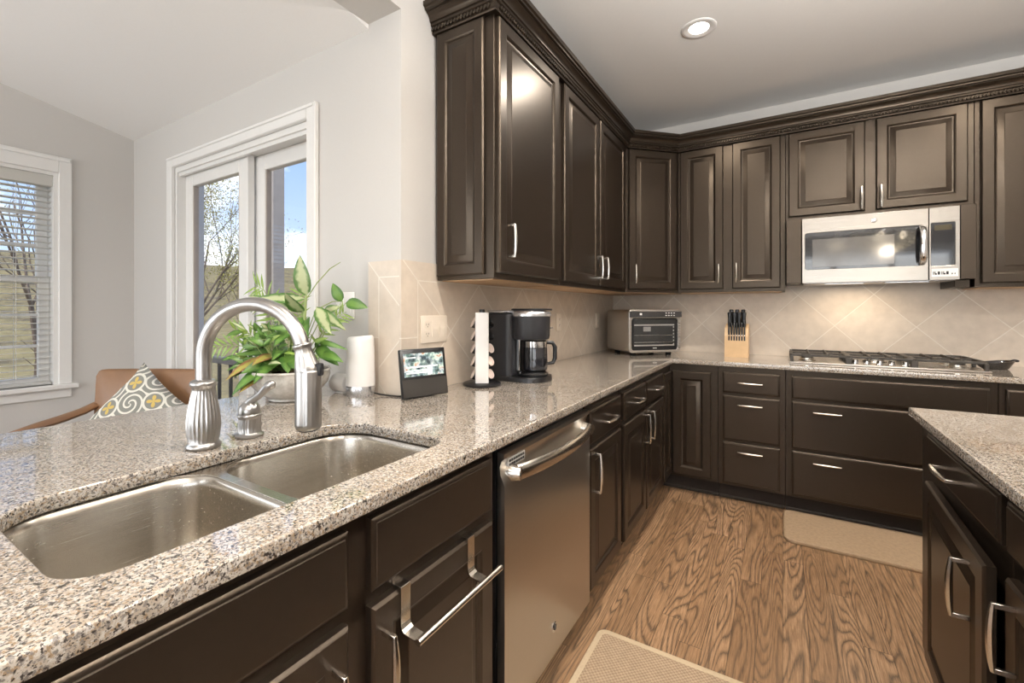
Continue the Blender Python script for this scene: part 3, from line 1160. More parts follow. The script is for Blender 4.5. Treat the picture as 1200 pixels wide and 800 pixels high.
# ------------------------------------------------------------------ worktops
CX = XW + .648       # left front edge
CY = YW - .648       # back front edge
SK = dict(x0=-1.15, x1=-.745, y0=.178, y1=.908)


def sink_hole():
    # rounded opening with larger radii on the wall side
    x0, x1, y0, y1 = SK['x0'], SK['x1'], SK['y0'], SK['y1']
    pts = []
    for (cx, cy, a0, r) in ((x1 - .06, y1 - .06, 0, .06), (x0 + .12, y1 - .12, 90, .12), (x0 + .10, y0 + .10, 180, .10), (x1 - .07, y0 + .07, 270, .07)):
        for k in range(9):
            a = R(a0 + 90 * k / 8)
            pts.append((cx + r * math.cos(a), cy + r * math.sin(a)))
    return pts


PX = -1.828
outer = [(CX, -.55), (CX, CY), (2.6, CY), (2.6, YW - .012), (XW + .012, YW - .012), (XW + .012, YS - .012), (PX, YS - .012), (PX, -.55)]
ct = plate('countertop', [outer, sink_hole()], ZB, ZT, .004, M_GRANITE)
tag(ct, 'speckled beige granite worktop running round the walls and over the sink peninsula', 'countertop')
it = plate('countertop', [[(.375, 2.045), (.375, -.2), (1.45, -.2), (1.45, 2.06)]], ZB, ZT, .004, M_GRANITE)
tag(it, 'speckled beige granite top of the island opposite the sink', 'countertop')
# peninsula back panel
bm = BM(); box(bm, XW - .03, XW - .002, -.52, YS - .03, 0, BZ1, .002)
tag(obj('peninsula_back_panel', bm, M_CAB, None, 0), 'dark panel closing the sunroom side of the sink peninsula', 'panel')

# ------------------------------------------------------------------ sink
sk = thing('sink', 'stainless steel double-bowl undermount sink in the granite peninsula', 'sink', (0, 0, 0))


def bowl(name, x0, x1, y0, y1, rad, depth, dside):
    """dside: +1 / -1, the side of the bowl (in y) that rises to the low ridge shared with the other bowl"""
    bm = BM()
    w, d = x1 - x0, y1 - y0
    cx, cy = (x0 + x1) / 2, (y0 + y1) / 2
    zt = ZB - .0015
    loops = []
    for ins, zz, r in ((-.0165, zt, rad + .012), (-.009, zt - .0005, rad + .008), (-.003, zt - .003, rad + .004), (.001, zt - .008, rad), (.004, zt - .022, rad), (.010, zt - depth * .75, rad * .95),
                       (.020, zt - depth * .9, rad * .85), (.040, zt - depth * .98, rad * .6), (.07, zt - depth, rad * .4)):
        lp = []
        for x, y in rrect(w - 2 * ins, d - 2 * ins, max(r, .02), 8, cx, cy):
            t_ = (y - cy) * dside / (d / 2)
            wy = min(1, max(0, (t_ - .62) / .34))
            wx = math.sin(PI * min(1, max(0, (x - x0) / w))) ** .6
            dip = 0
            lp.append((x, y, zz - dip))
        loops.append(lp)
    loft(bm, loops, False, True)
    return obj(name, bm, M_SINK, sk, 50)


bowl('bowl', -1.156, -.739, .172, .4985, .085, .20, 1)
bowl('bowl', -1.156, -.739, .5315, .914, .095, .20, -1)
rm = plate('rim', [[(-1.178, .15), (-.717, .15), (-.717, .936), (-1.178, .936)],
                   rrect(.417 + .010, .3265 + .010, .092, 8, -.9475, .33525), rrect(.417 + .010, .3825 + .010, .102, 8, -.9475, .72275)], ZB - .0035, ZB - .0005, .001, M_SINK, sk)
for cy in (.335, .72):
    bm = BM()
    lathe(bm, [(.0, .003), (.02, .002), (.035, .003), (.042, .006), (.045, .004), (.045, .0)], 28, (-.95, cy, ZB - .2025))
    obj('drain', bm, M_CHROME, sk, 40)

# ------------------------------------------------------------------ faucet
fc = thing('faucet', 'brushed nickel gooseneck pull-down faucet with fluted base behind the sink', 'faucet', (-1.222, .544, ZT), 25)
bm = BM()
lathe(bm, [(.034, 0), (.037, .003), (.037, .009), (.033, .013), (.032, .016), (.0345, .030), (.0365, .050), (.036, .07), (.033, .095), (.0285, .12), (.0255, .14), (.0248, .150),
           (.0285, .153), (.0295, .158), (.028, .163), (.022, .167), (.018, .168)], 96, flutes=24, fl=.07, frange=(.018, .149))
obj('base', bm, M_FAUCET, fc, 60)
bm = BM()
pts = [(0, 0, .16), (0, 0, .19), (0, 0, .215)]
rr = .131
zc = .222
for k in range(0, 33):
    a = PI - (PI - R(14)) * k / 32
    pts.append((rr + rr * math.cos(a), 0, zc + rr * math.sin(a)))
tube(bm, pts, .0172, 20)
obj('spout', bm, M_FAUCET, fc, 60)
bm = BM()
ex, ez = pts[-1][0], pts[-1][2]
Mh = Matrix.Translation((ex, 0, ez)) @ Matrix.Rotation(R(180 - 14), 4, 'Y')
lathe(bm, [(.0175, -.004), (.021, -.003), (.0225, .001), (.021, .005), (.0195, .010), (.022, .025), (.0275, .048), (.030, .060), (.029, .066), (.02, .068)], 72, flutes=20, fl=.07, frange=(.009, .058), M=Mh)
obj('spray_collar', bm, M_FAUCET, fc, 60)
bm = BM()
hx = ex + .016
zt_ = ez - .056
lathe(bm, [(.020, .052), (.026, .054), (.0295, .060), (.030, .068), (.030, zt_ - .008), (.029, zt_ - .002), (.024, zt_)], 72, (hx, 0, 0), flutes=20, fl=.06, frange=(.061, zt_ - .01))
hd = obj('spray_head', bm, M_FAUCET, fc, 60)
bm = BM()
box(bm, hx + .018, hx + .036, -.009, .009, zt_ - .016, zt_ + .014, .004, 2)
obj('spray_button', bm, M_SOFTBLACK, hd, 40)
bm = BM(); lathe(bm, [(.0, .0505), (.022, .0505), (.0225, .053)], 32, (hx, 0, 0)); obj('nozzle_face', bm, M_SOFTBLACK, hd, 40)

fh = thing('mixer_tap', 'brushed nickel single lever mixer tap on the granite beside the gooseneck faucet', 'tap', (-1.222, .655, ZT), 31.3)
bm = BM()
lathe(bm, [(.031, 0), (.034, .003), (.034, .007), (.028, .010), (.0265, .013), (.029, .03), (.0265, .048), (.026, .052), (.029, .054), (.0295, .058), (.027, .062)], 72, flutes=20, fl=.07, frange=(.012, .050))
obj('base', bm, M_FAUCET, fh, 60)
bm = BM()
lathe(bm, [(.026, .061), (.0275, .068), (.025, .080), (.018, .090), (.008, .094), (.0, .095)], 28)
obj('cap', bm, M_FAUCET, fh, 60)
bm = BM()
tube(bm, [(-.004, -.004, .082), (.006, -.004, .096), (.018, -.006, .103), (.032, -.006, .113), (.046, -.007, .128), (.058, -.008, .138), (.068, -.008, .142), (.073, -.008, .143)],
     [.012, .0105, .0095, .0092, .0105, .0125, .0115, .004], 14)
obj('lever', bm, M_FAUCET, fh, 60)

# ------------------------------------------------------------------ dishwasher
dw = thing('dishwasher', 'stainless steel dishwasher with bowed bar handle under the granite', 'dishwasher', (FX, 1.010, 0), 90)
W = .638
bm = BM(); box(bm, .012, W - .004, .002, .585, .10, .872); obj('tub', bm, M_BLACK, dw, 0)
bm = BM()
# front skin, with a scooped recess behind the handle
x0, x1 = .014, .638
secs = [(.105, .014), (.108, .024), (.114, .026), (.770, .026), (.785, .020), (.800, .012), (.822, .010), (.838, .016), (.846, .024), (.858, .024), (.862, .014)]
loft(bm, [[(x, -d, z) for z, d in secs] + [(x, -.002, .862), (x, -.002, .105)] for x in (x0, x1)])
fr = obj('front', bm, M_SSY, dw, 30)
bm = BM()
n = 20
lo = []
for k in range(n + 1):
    t_ = -1 + 2 * k / n
    x = .335 + t_ * .272
    y = -.040 - .034 * (1 - t_ * t_) ** .8
    z = .795
    hh = .024
    lo.append([(x, y + .010, z - hh), (x, y + .001, z - hh * .8), (x, y - .006, z), (x, y - .003, z + hh * .75), (x, y + .004, z + hh), (x, y + .012, z + hh * .7), (x, y + .014, z)])
loft(bm, lo)
h = obj('handle', bm, M_NICKEL, dw, 40)
for x in (.063, .607):
    bm = BM(); tube(bm, [(x, -.010, .795), (x, -.030, .795), (x + (.004 if x < .3 else -.004), -.048, .795)], [.026, .022, .018], 16); obj('handle_mount', bm, M_NICKEL, dw, 40)
bm = BM(); tube(bm, [(.0605, -.037, .795), (.0622, -.037, .795)], [.014, .014], 16); obj('handle_cap', bm, M_SOFTBLACK, dw, 40)
bm = BM()
for i in range(7):
    for j in range(2):
        box(bm, .052 + i * .0125, .061 + i * .0125, -.0178, -.010, .815 + j * .011, .822 + j * .011)
obj('vent_slots', bm, M_BLACK, fr, 0)
bm = BM(); box(bm, .048, .142, -.0170, -.009, .811, .837, .001); obj('vent_plate', bm, plain('vent_silver', (0.55, 0.53, 0.5), 0.4), fr, 0)
bm = BM(); lathe(bm, [(.016, 0), (.0165, .002), (.014, .004), (.012, .0035), (.0, .0035)], 28, M=Matrix.Translation((.322, -.026, .205)) @ Matrix.Rotation(R(90), 4, 'X'))
bd = obj('badge', bm, M_CHROME, dw, 40)
bm = BM(); lathe(bm, [(.0, .0042), (.0095, .0042), (.0095, .003)], 24, M=Matrix.Translation((.322, -.026, .205)) @ Matrix.Rotation(R(90), 4, 'X'))
obj('badge_center', bm, M_SOFTBLACK, bd, 0)
bm = BM(); box(bm, .012, W - .004, .072, .58, 0, .099); obj('toe_kick', bm, M_TOE, dw, 0)

# towel bar hooked over the sink cabinet door
tb = thing('towel_bar', 'brushed steel towel bar hooked over the sink cabinet door', 'towel bar', (FX + .021, 0, 0), 90)
for yy in (.654, .874):
    bm = BM()
    a, b = yy - .013, yy + .013
    z1 = .6985
    pr_ = [(.022, z1 - .03), (.022, z1 + .002), (-.0015, z1 + .002), (-.0015, z1 - .075), (-.004, z1 - .083), (-.010, z1 - .088), (-.030, z1 - .090)]
    outl = []
    th = .002
    lo = []
    for x in (a, b):
        lo.append([(x, y, z) for y, z in [(.0235, z1 - .03), (.0235, z1 + .0035), (-.0025, z1 + .0035), (-.0035, z1 + .002), (-.0035, z1 - .072), (-.006, z1 - .080), (-.012, z1 - .085), (-.045, z1 - .088),
                   (-.045, z1 - .090), (-.011, z1 - .0875), (-.004, z1 - .083), (-.0012, z1 - .074), (-.0012, z1 + .0012), (.0215, z1 + .0012), (.0215, z1 - .03)]])
    loft(bm, lo)
    obj('hook', bm, M_NICKEL, tb, 0)
bm = BM(); tube(bm, [(.640, -.049, .610), (.936, -.049, .610)], .0072, 14); obj('bar', bm, M_NICKEL, tb, 40)

# ------------------------------------------------------------------ microwave
mw = thing('microwave', 'stainless steel over-the-range microwave with dark window above the cooktop', 'microwave', (.107, 3.432, 0), 0)
MW = .741
bm = BM(); box(bm, .004, MW - .004, .03, .375, 1.432, 1.838, .003); obj('body', bm, M_BLACK, mw, 0)


def frame_plate(name, x0, x1, z0, z1, hx0, hx1, hz0, hz1, y0, y1, r, mat, parent, bev=.002):
    lp = [(x0, z0), (x1, z0), (x1, z1), (x0, z1)]
    hole = rrect(hx1 - hx0, hz1 - hz0, r, 5, (hx0 + hx1) / 2, (hz0 + hz1) / 2)
    o = plate(name, [lp, hole], 0, y1 - y0, bev, mat, parent)
    o.data.transform(Matrix.Translation((0, y1, 0)) @ Matrix.Rotation(R(90), 4, 'X'))
    return o


dr = frame_plate('door', 0, .609, 1.422, 1.836, .016, .592, 1.508, 1.742, 0, .03, .012, M_SSM, mw)
bm = BM(); box(bm, .012, .596, .006, .026, 1.504, 1.746); win = obj('window', bm, M_BLACKGLASS, dr, 0)
bm = BM(); box(bm, .055, .46, .0045, .0065, 1.522, 1.700, .001)
obj('window_screen', bm, plain('window_mesh', (0.09, 0.085, 0.08), 0.10, var=0.1, spec=0.8, coat=0.5), dr, 0)
bm = BM()
tube(bm, [(.580, .004, 1.735), (.580, -.030, 1.722), (.580, -.042, 1.69), (.580, -.047, 1.625), (.580, -.042, 1.56), (.580, -.030, 1.528), (.580, .004, 1.515)], [.010, .012, .0125, .013, .0125, .012, .010], 14, flat=(1.35, .8))
obj('handle', bm, M_CHROME, dr, 50)
bm = BM(); lathe(bm, [(.014, 0), (.0145, .002), (.012, .0035), (.0, .0035)], 26, M=Matrix.Translation((.363, 0, 1.792)) @ Matrix.Rotation(R(90), 4, 'X'))
bd = obj('badge', bm, M_CHROME, dr, 40)
bm = BM(); lathe(bm, [(.0, .0042), (.008, .0042), (.008, .003)], 20, M=Matrix.Translation((.363, 0, 1.792)) @ Matrix.Rotation(R(90), 4, 'X'))
obj('badge_center', bm, M_SILVERPL, bd, 0)
cp = frame_plate('control_panel', .612, .741, 1.422, 1.836, .620, .722, 1.503, 1.748, 0, .03, .006, M_SSM, mw)
bm = BM(); box(bm, .617, .725, .004, .022, 1.500, 1.751); kp = obj('keypad', bm, M_BLACKGLASS, cp, 0)
bm = BM(); box(bm, .634, .708, .0025, .005, 1.705, 1.735); obj('clock_display', bm, plain('clock_glass', (0.05, 0.04, 0.02), 0.15), kp, 0)
bm = BM(); box(bm, .622, .733, -.0008, .001, 1.440, 1.486); lb = obj('label_sticker', bm, M_WHITEPL, cp, 0)
bm = BM()
for i, (dx, w_, hh) in enumerate([(.006, .004, .018), (.013, .010, .008), (.013, .004, .018), (.026, .010, .018), (.042, .004, .018), (.049, .010, .008), (.049, .004, .018), (.062, .010, .018), (.084, .005, .008), (.096, .004, .008)]):
    box(bm, .622 + dx, .622 + dx + w_, -.0014, -.0007, 1.452, 1.452 + hh)
obj('label_print', bm, M_BLACK, lb, 0)
bm = BM()
box(bm, .01, MW - .01, .02, .36, 1.418, 1.431, .003)
for i in range(2):
    box(bm, .12 + i * .30, .32 + i * .30, .035, .12, 1.412, 1.419, .002)
obj('underside', bm, M_SILVERPL, mw, 0)

ld = bpy.data.lights.new('hood_lamp', 'AREA'); ld.shape = 'RECTANGLE'; ld.size = .30; ld.size_y = .05; ld.energy = 2.2; ld.color = (1, .80, .58)
lo_ = bpy.data.objects.new('hood_lamp', ld); COL.objects.link(lo_); lo_.parent = mw; lo_.location = (.30, .16, 1.408)

# ------------------------------------------------------------------ cooktop
ck = thing('cooktop', 'stainless gas cooktop with black cast-iron grates under the microwave', 'cooktop', (.035, 3.335, ZT), 0)
CW, CDp = .915, .44
bm = BM(); box(bm, 0, CW, 0, CDp, .0005, .010, .004, 2); obj('pan', bm, M_SS, ck, 30)


def grate(x0, x1):
    bm = BM()
    y0, y1 = .03, CDp - .03
    zt, w = .058, .0075
    for y in (y0, y1):
        box(bm, x0, x1, y - w, y + w, zt - .014, zt, .002)
    for x in (x0, x1):
        box(bm, x - w, x + w, y0, y1, zt - .014, zt, .002)
    cx, cy = (x0 + x1) / 2, (y0 + y1) / 2
    box(bm, x0, x1, cy - w, cy + w, zt - .014, zt - .001, .002)
    for x in (x0 + (x1 - x0) / 3, x0 + (x1 - x0) * 2 / 3):
        box(bm, x - w * .8, x + w * .8, y0, y0 + .11, zt - .012, zt + .004, .002); box(bm, x - w * .8, x + w * .8, y1 - .11, y1, zt - .012, zt + .004, .002)
        box(bm, x - w * .8, x + w * .8, cy - .06, cy + .06, zt - .012, zt + .004, .002)
    for x in (x0, x1):
        for y in (y0, cy, y1):
            box(bm, x - .009, x + .009, y - .009, y + .009, .010, zt - .012, .002)
    return obj('grate', bm, M_IRON, ck, 0)


for a in (.014, .314, .614):
    grate(a, a + .286)
for (bx, by, rb) in ((.10, .13, .036), (.10, .32, .028), (.457, .24, .05), (.81, .13, .036), (.81, .32, .028)):
    bm = BM(); lathe(bm, [(rb + .012, .010), (rb + .010, .016), (rb, .018), (rb, .028), (rb - .004, .030), (.0, .031)], 28, (bx, by, 0)); bu = obj('burner', bm, M_NICKEL, ck, 40)
    bm = BM(); lathe(bm, [(rb - .004, .0302), (rb - .002, .033), (rb - .006, .038), (.0, .039)], 28, (bx, by, 0)); obj('burner_cap', bm, M_IRON, bu, 40)
for i in range(5):
    bm = BM(); lathe(bm, [(.019, .0095), (.019, .014), (.0165, .016), (.015, .034), (.013, .037), (.0, .0375)], 24, (.34 + i * .058, .050 + (.022 if i % 2 else 0), 0)); obj('knob', bm, M_CHROME, ck, 40)

# spoon rest next to the cooktop
sr = thing('spoon_rest', 'glossy black oval spoon rest on the worktop beside the cooktop', 'spoon rest', (1.035, 3.60, ZT), 20)
bm = BM()
lo = []
for (r, z) in ((.035, .0), (.040, .003), (.055, .030), (.060, .042), (.057, .042), (.050, .032), (.036, .010), (.01, .008)):
    lo.append([(r * 1.55 * math.cos(2 * PI * k / 28), r * .8 * math.sin(2 * PI * k / 28), z + (.010 * math.cos(2 * PI * k / 28) if z > .02 else 0)) for k in range(28)])
loft(bm, lo)
obj('dish', bm, M_BLACKGLASS, sr, 50)
bm = BM(); tube(bm, [(.080, 0, .046), (.092, 0, .050), (.102, 0, .048), (.106, 0, .044)], [.012, .014, .013, .006], 12, flat=(1.3, .6)); obj('grip', bm, M_BLACK, sr, 50)

# ------------------------------------------------------------------ toaster oven
ov = thing('toaster_oven', 'silver toaster oven with glass door set diagonally in the corner', 'toaster oven', (-.953, 3.200, ZT), 45)
OW, OD = .425, .355
bm = BM()
z0, z1 = .022, .338
pr_ = [(x, z + (z0 + z1) / 2) for x, z in rrect(OW, z1 - z0, .030, 6)]
loft(bm, [[(x + OW / 2, y, z) for x, z in pr_] for y in (.022, OD)])
shell = obj('shell', bm, M_SS, ov, 30)
bm = BM()
lo_out = [(x + OW / 2, z) for x, z in pr_]
hole = rrect(OW - .044, z1 - z0 - .080, .022, 6, OW / 2, (z0 + z1) / 2 - .022)
bz = plate('bezel', [lo_out, hole], 0, .022, .003, M_SS, ov)
bz.data.transform(Matrix.Translation((0, .022, 0)) @ Matrix.Rotation(R(90), 4, 'X'))
bm.free()
bm = BM(); box(bm, .004, OW + .006, -.008, .004, z1 - .056, z1 - .014, .002)
pn = obj('control_strip', bm, M_BLACKGLASS, ov, 0)
bm = BM()
for i in range(4):
    for j in range(2):
        box(bm, .292 + i * .022, .304 + i * .022, -.0092, -.0078, z1 - .028 - j * .018, z1 - .022 - j * .018)
box(bm, .082, .100, -.0092, -.0078, z1 - .041, z1 - .026)
obj('button_marks', bm, M_WHITEPL, pn, 0)
bm = BM(); box(bm, .020, OW - .020, .012, .020, z0 + .012, z1 - .062); obj('cavity', bm, M_BLACK, ov, 0)
bm = BM(); box(bm, .040, OW - .040, .0085, .0118, z0 + .050, z1 - .072); gw = obj('door_glass', bm, plain('oven_window', (0.014, 0.015, 0.015), 0.06, var=.3, nscale=14, spec=.7), ov, 0)
bm = BM()
for zz_ in (.098, .150):
    tube(bm, [(.045, .0065, zz_), (OW - .065, .0065, zz_)], .0022, 6)
for zz_ in (.075, .225):
    box(bm, .045, OW - .05, .006, .0085, zz_ - .005, zz_ + .005)
for k in range(6):
    box(bm, OW - .060, OW - .052, .006, .0085, .078 + k * .025, .090 + k * .025)
obj('rack_wire', bm, M_CHROME, gw, 0)
bm = BM(); box(bm, .120, .180, .0072, .0086, .178, .212); obj('door_sticker', bm, M_SILVERPL, gw, 0)
bm = BM(); box(bm, .200, .232, .0105, .0125, .052, .057); obj('logo_mark', bm, M_WHITEPL, ov, 0)
for (x, y) in ((.05, .05), (OW - .08, .05), (.05, OD - .06), (OW - .08, OD - .06)):
    bm = BM(); box(bm, x, x + .035, y, y + .03, 0, .0235, .003); obj('foot', bm, M_RUBBER, ov, 0)

# ------------------------------------------------------------------ knife block
kb = thing('knife_block', 'light beech knife block full of black-handled knives on the back worktop', 'knife block', (-.358, 3.53, ZT), 0)
KW = .150
bm = BM()
side = [(0, 0), (0, .150), (.025, .205), (.120, .235), (.150, .225), (.150, 0)]
loft(bm, [[(x, y, z) for y, z in side] for x in (0, KW)])
obj('block', bm, M_BLOCK, kb, 0)
bm = BM()
for i in range(7):
    box(bm, .024 + i * .0165, .034 + i * .0165, -.0008, .004, .118, .1495)
obj('slots', bm, M_BLACK, kb, 0)


def knife_bm(L, w, th):
    """handle above z=0 with a short stub of blade below"""
    b1, b2 = BM(), BM()
    lo = []
    for (z, s, sh) in ((0, .8, 0), (.006, .95, 0), (L * .3, 1.0, .0), (L * .6, .85, .001), (L * .88, 1.1, .003), (L * .97, 1.05, .004), (L, .7, .004)):
        lo.append([(x * s, y * s + sh, z) for x, y in rrect(th, w, th * .35, 3)])
    loft(b1, lo)
    for f_ in (.2, .5, .8):
        pass
    box(b2, -.001, .001, -w * .4, w * .4, -.006, .0015)
    return b1, b2


def knife(name, label, cat, group, x, y, z, tilt, L, w, th, src=None):
    t = thing(name, label, cat, (x, y, z), 0, group)
    t.rotation_euler = (R(tilt), 0, 0)
    b1, b2 = knife_bm(L, w, th)
    obj('handle', b1, M_BLACK, t, 40)
    obj('blade', b2, M_CHROME, t, 0)
    return t


fx, fz = -.358, ZT
s0 = None
for i in range(7):
    if s0 is None:
        s0 = knife('steak_knife', 'slim black steak knife standing in the front row of the beech block', 'knife', 'steak knives in the block front', fx + .029, 3.527, fz + .158, -4, .088, .017, .0115)
    else:
        c = copy_tree(s0)
        c.location = (fx + .029 + i * .0165, 3.527, fz + .158)
big = [(.030, .050, .212), (.062, .045, .212), (.092, .045, .212), (.122, .050, .212), (.036, .100, .232), (.075, .100, .232), (.114, .100, .232)]
s1 = None
for i, (x, y, z) in enumerate(big):
    L = (.105, .10, .115, .105)[i % 4]
    if s1 is None:
        s1 = knife('kitchen_knife', 'large black-handled kitchen knife in the top of the beech block', 'knife', 'large knives in the block top', fx + x, 3.53 + y, fz + z + .003, 3, L, .032, .026)
    else:
        c = copy_tree(s1)
        c.location = (fx + x, 3.53 + y, fz + z + .003)

# ------------------------------------------------------------------ coffee maker
cm = thing('coffee_maker', 'black coffee maker with silver lid ring and carafe on the left worktop', 'coffee maker', (-1.245, 1.885, ZT), 90)
# local x along the wall, local -y out from the wall
bm = BM()
lo = []
for z in (0, .018, .024):
    s = 1 if z < .02 else .96
    lo.append([(x * s, y - .15, z) for x, y in rrect(.205, .30, .085, 8)])
loft(bm, lo)
obj('base', bm, M_BLACK, cm, 40)
bm = BM()
lo = []
for z, s in ((.022, 1), (.29, 1), (.318, .98), (.324, .93)):
    lo.append([(x * s, y - .075, z) for x, y in rrect(.195 * s, .145 * s, .03, 6)])
loft(bm, lo)
obj('water_tank', bm, M_SOFTBLACK, cm, 40)
bm = BM(); box(bm, -.092, .092, -.140, -.012, .3235, .336, .005, 2); obj('tank_lid', bm, M_SILVERPL, cm, 30)
bm = BM()
lathe(bm, [(.078, .195), (.088, .200), (.092, .215), (.094, .295), (.094, .305)], 40, (0, -.205, 0))
box(bm, -.075, .075, -.20, -.12, .20, .304, .01, 2)
obj('brew_head', bm, M_SOFTBLACK, cm, 40)
bm = BM(); lathe(bm, [(.092, .304), (.098, .308), (.099, .322), (.094, .330), (.06, .334), (0, .335)], 40, (0, -.205, 0)); obj('lid_ring', bm, M_SILVERPL, cm, 40)
bm = BM(); box(bm, -.045, .045, -.30, -.12, .3345, .344, .004, 2); obj('lid_grip', bm, M_SOFTBLACK, cm, 30)
bm = BM()
lathe(bm, [(.072, .024), (.076, .030), (.076, .040), (.068, .043), (0, .043)], 36, (0, -.215, 0)); obj('warming_plate', bm, M_BLACKGLASS, cm, 40)
bm = BM()
lathe(bm, [(.050, .0435), (.058, .050), (.060, .080), (.058, .150), (.056, .160)], 36, (.028, -.215, 0))
ca = obj('carafe', bm, M_CARAFE, cm, 40)
bm = BM(); lathe(bm, [(.0575, .158), (.058, .186), (.052, .192), (0, .193)], 36, (.028, -.215, 0)); obj('carafe_collar', bm, M_CHROME, ca, 40)
bm = BM()
tube(bm, [(.072, -.252, .178), (.092, -.276, .176), (.100, -.286, .155), (.100, -.286, .10), (.092, -.278, .078), (.076, -.258, .074)], [.009, .010, .011, .011, .010, .007], 12); obj('carafe_handle', bm, M_BLACK, ca, 50)
bm = BM(); box(bm, -.045, -.030, -.168, -.150, .045, .198, .003); obj('highlight_strip', bm, M_CHROME, cm, 0)  # chrome strip shaped to stand in for a highlight on the column
bm = BM(); box(bm, .062, .082, -.283, -.279, .246, .253); obj('logo_mark', bm, M_SILVERPL, cm, 0)

# ------------------------------------------------------------------ coffee pod carousel
cs = thing('pod_carousel', 'white and black coffee pod carousel beside the coffee maker', 'pod holder', (-1.155, 1.640, ZT), 35)
bm = BM(); lathe(bm, [(.083, 0), (.086, .004), (.086, .010), (.080, .014), (.0, .015)], 40); obj('base', bm, M_BLACK, cs, 40)
bm = BM()
loft(bm, [[(x, y, z) for x, y in rrect(.060, .030, .008, 5, 0, -.022)] for z in (.014, .322, .326)])
obj('white_column', bm, M_WHITEPL, cs, 40)
bm = BM(); box(bm, -.026, .026, -.007, .045, .014, .320, .004); obj('core', bm, M_BLACK, cs, 30)
bm = BM(); lathe(bm, [(.012, .318), (.013, .332), (.011, .340), (0, .341)], 20, (0, -.005, 0)); obj('knob', bm, M_BLACK, cs, 40)
pod0 = None
PODG = 'coffee pods in the carousel'
for row in range(5):
    for sgn in (-1, 1):
        z = .045 + row * .058
        m = Matrix.Translation((sgn * .030, .012, z)) @ Matrix.Rotation(R(-38 if sgn > 0 else 12), 4, 'Z') @ Matrix.Rotation(R(sgn * 66), 4, 'Y')
        bm = BM()
        lathe(bm, [(.010, -.030), (.018, -.024), (.0215, .008), (.0235, .010), (.0235, .004), (.020, -.026)], 22, M=m, cap=False)
        obj('cup_holder', bm, M_BLACK, cs, 40)
        if sgn == 1 and row > 2:
            continue
        lab = 'foil-lidded coffee pod on the wall side of the white carousel column' if sgn == -1 else 'foil-lidded coffee pod on the coffee-maker side of the white carousel column'
        mm = Matrix.Translation((-1.155, 1.640, ZT)) @ Matrix.Rotation(R(35), 4, 'Z') @ m
        if pod0 is None:
            pod0 = thing('coffee_pod', lab, 'coffee pod', (0, 0, 0), 0, PODG + ' facing the wall')
            bm = BM(); lathe(bm, [(.0, -.026), (.0150, -.026), (.0178, .010)], 22); obj('cup', bm, M_SOFTBLACK, pod0, 40)
            bm = BM(); lathe(bm, [(.0178, .010), (.0228, .0105), (.0228, .0130), (.018, .0140), (0, .0142)], 22); obj('lid', bm, M_LIDFOIL, pod0, 40)
            p = pod0
        else:
            p = copy_tree(pod0)
        p['label'] = lab
        p['group'] = PODG + (' facing the wall' if sgn == -1 else ' facing the coffee maker')
        p.matrix_world = mm
        p.location = mm.to_translation(); p.rotation_euler = mm.to_euler()

# ------------------------------------------------------------------ smart display
sd = thing('smart_display', 'small black smart display with lit screen leaning back on the worktop', 'smart display', (-1.187, 1.305, ZT), 74)
TL = R(-9)
Mt = Matrix.Rotation(TL, 4, 'X')
bm = BM(); box(bm, -.101, .101, -.009, .009, 0, .186, .004, 2, mat=Matrix.Translation((0, 0, .0025)) @ Mt); fr = obj('frame', bm, M_BLACK, sd, 30)
bm = BM(); box(bm, -.088, .088, -.0098, -.0085, .080, .168, mat=Matrix.Translation((0, 0, .0025)) @ Mt); sn = obj('screen', bm, M_SCREEN, sd, 0)
bm = BM()
for (a, b, zz_, hh) in ((-.080, .060, .113, .006), (-.080, .010, .100, .004), (-.080, .020, .091, .006), (.012, .034, .083, .03), (-.080, -.035, .150, .004)):
    box(bm, a, b, -.0103, -.0097, zz_, zz_ + hh, mat=Matrix.Translation((0, 0, .0025)) @ Mt)
obj('screen_text', bm, M_SCREENTXT, sn, 0)
bm = BM(); box(bm, -.099, .099, -.0100, -.0088, .004, .070, mat=Matrix.Translation((0, 0, .0025)) @ Mt); obj('speaker_grille', bm, plain('grille_cloth', (0.022, 0.019, 0.016), 0.42, var=.4, nscale=300), sd, 0)
bm = BM(); lo = [[(x, .009, .004), (x, .062, .0), (x, .030, .120)] for x in (-.05, .05)]
loft(bm, lo); obj('rear_stand', bm, M_BLACK, sd, 0)

# ------------------------------------------------------------------ mesh router, camera, cords
rt = thing('wifi_router', 'tall white oval wifi router with silver base at the wall end', 'router', (-1.432, 1.198, ZT), 20)
bm = BM()
lo = []
for z, s in ((.040, 1.0), (.10, .985), (.18, .95), (.215, .925), (.228, .90), (.234, .80)):
    lo.append([(math.cos(2 * PI * k / 40) * .058 * s, math.sin(2 * PI * k / 40) * .047 * s, z + .004 * math.cos(2 * PI * k / 40) * (1 if z > .2 else 0)) for k in range(40)])
loft(bm, lo); obj('shell', bm, M_WHITEPL, rt, 40)
bm = BM()
loft(bm, [[(math.cos(2 * PI * k / 40) * .058 * s, math.sin(2 * PI * k / 40) * .047 * s, z) for k in range(40)] for z, s in ((0, .93), (.003, .96), (.038, 1.0), (.0398, .99))])
obj('base', bm, M_SILVERPL, rt, 40)
kc = thing('security_camera', 'small white rounded camera with black lens face beside the plant pot', 'camera', (-1.575, 1.195, ZT), 5)
bm = BM()
m = Matrix.Translation((0, 0, .040)) @ Matrix.Rotation(R(-90), 4, 'Y')
lathe(bm, [(.0, -.075), (.022, -.075), (.033, -.068), (.037, -.055), (.037, .0), (.034, .006)], 32, M=m)
obj('shell', bm, M_WHITEPL, kc, 40)
bm = BM(); lathe(bm, [(.034, .0055), (.032, .010), (.02, .012), (0, .0125)], 32, M=m); ln = obj('lens_face', bm, M_BLACKGLASS, kc, 40)
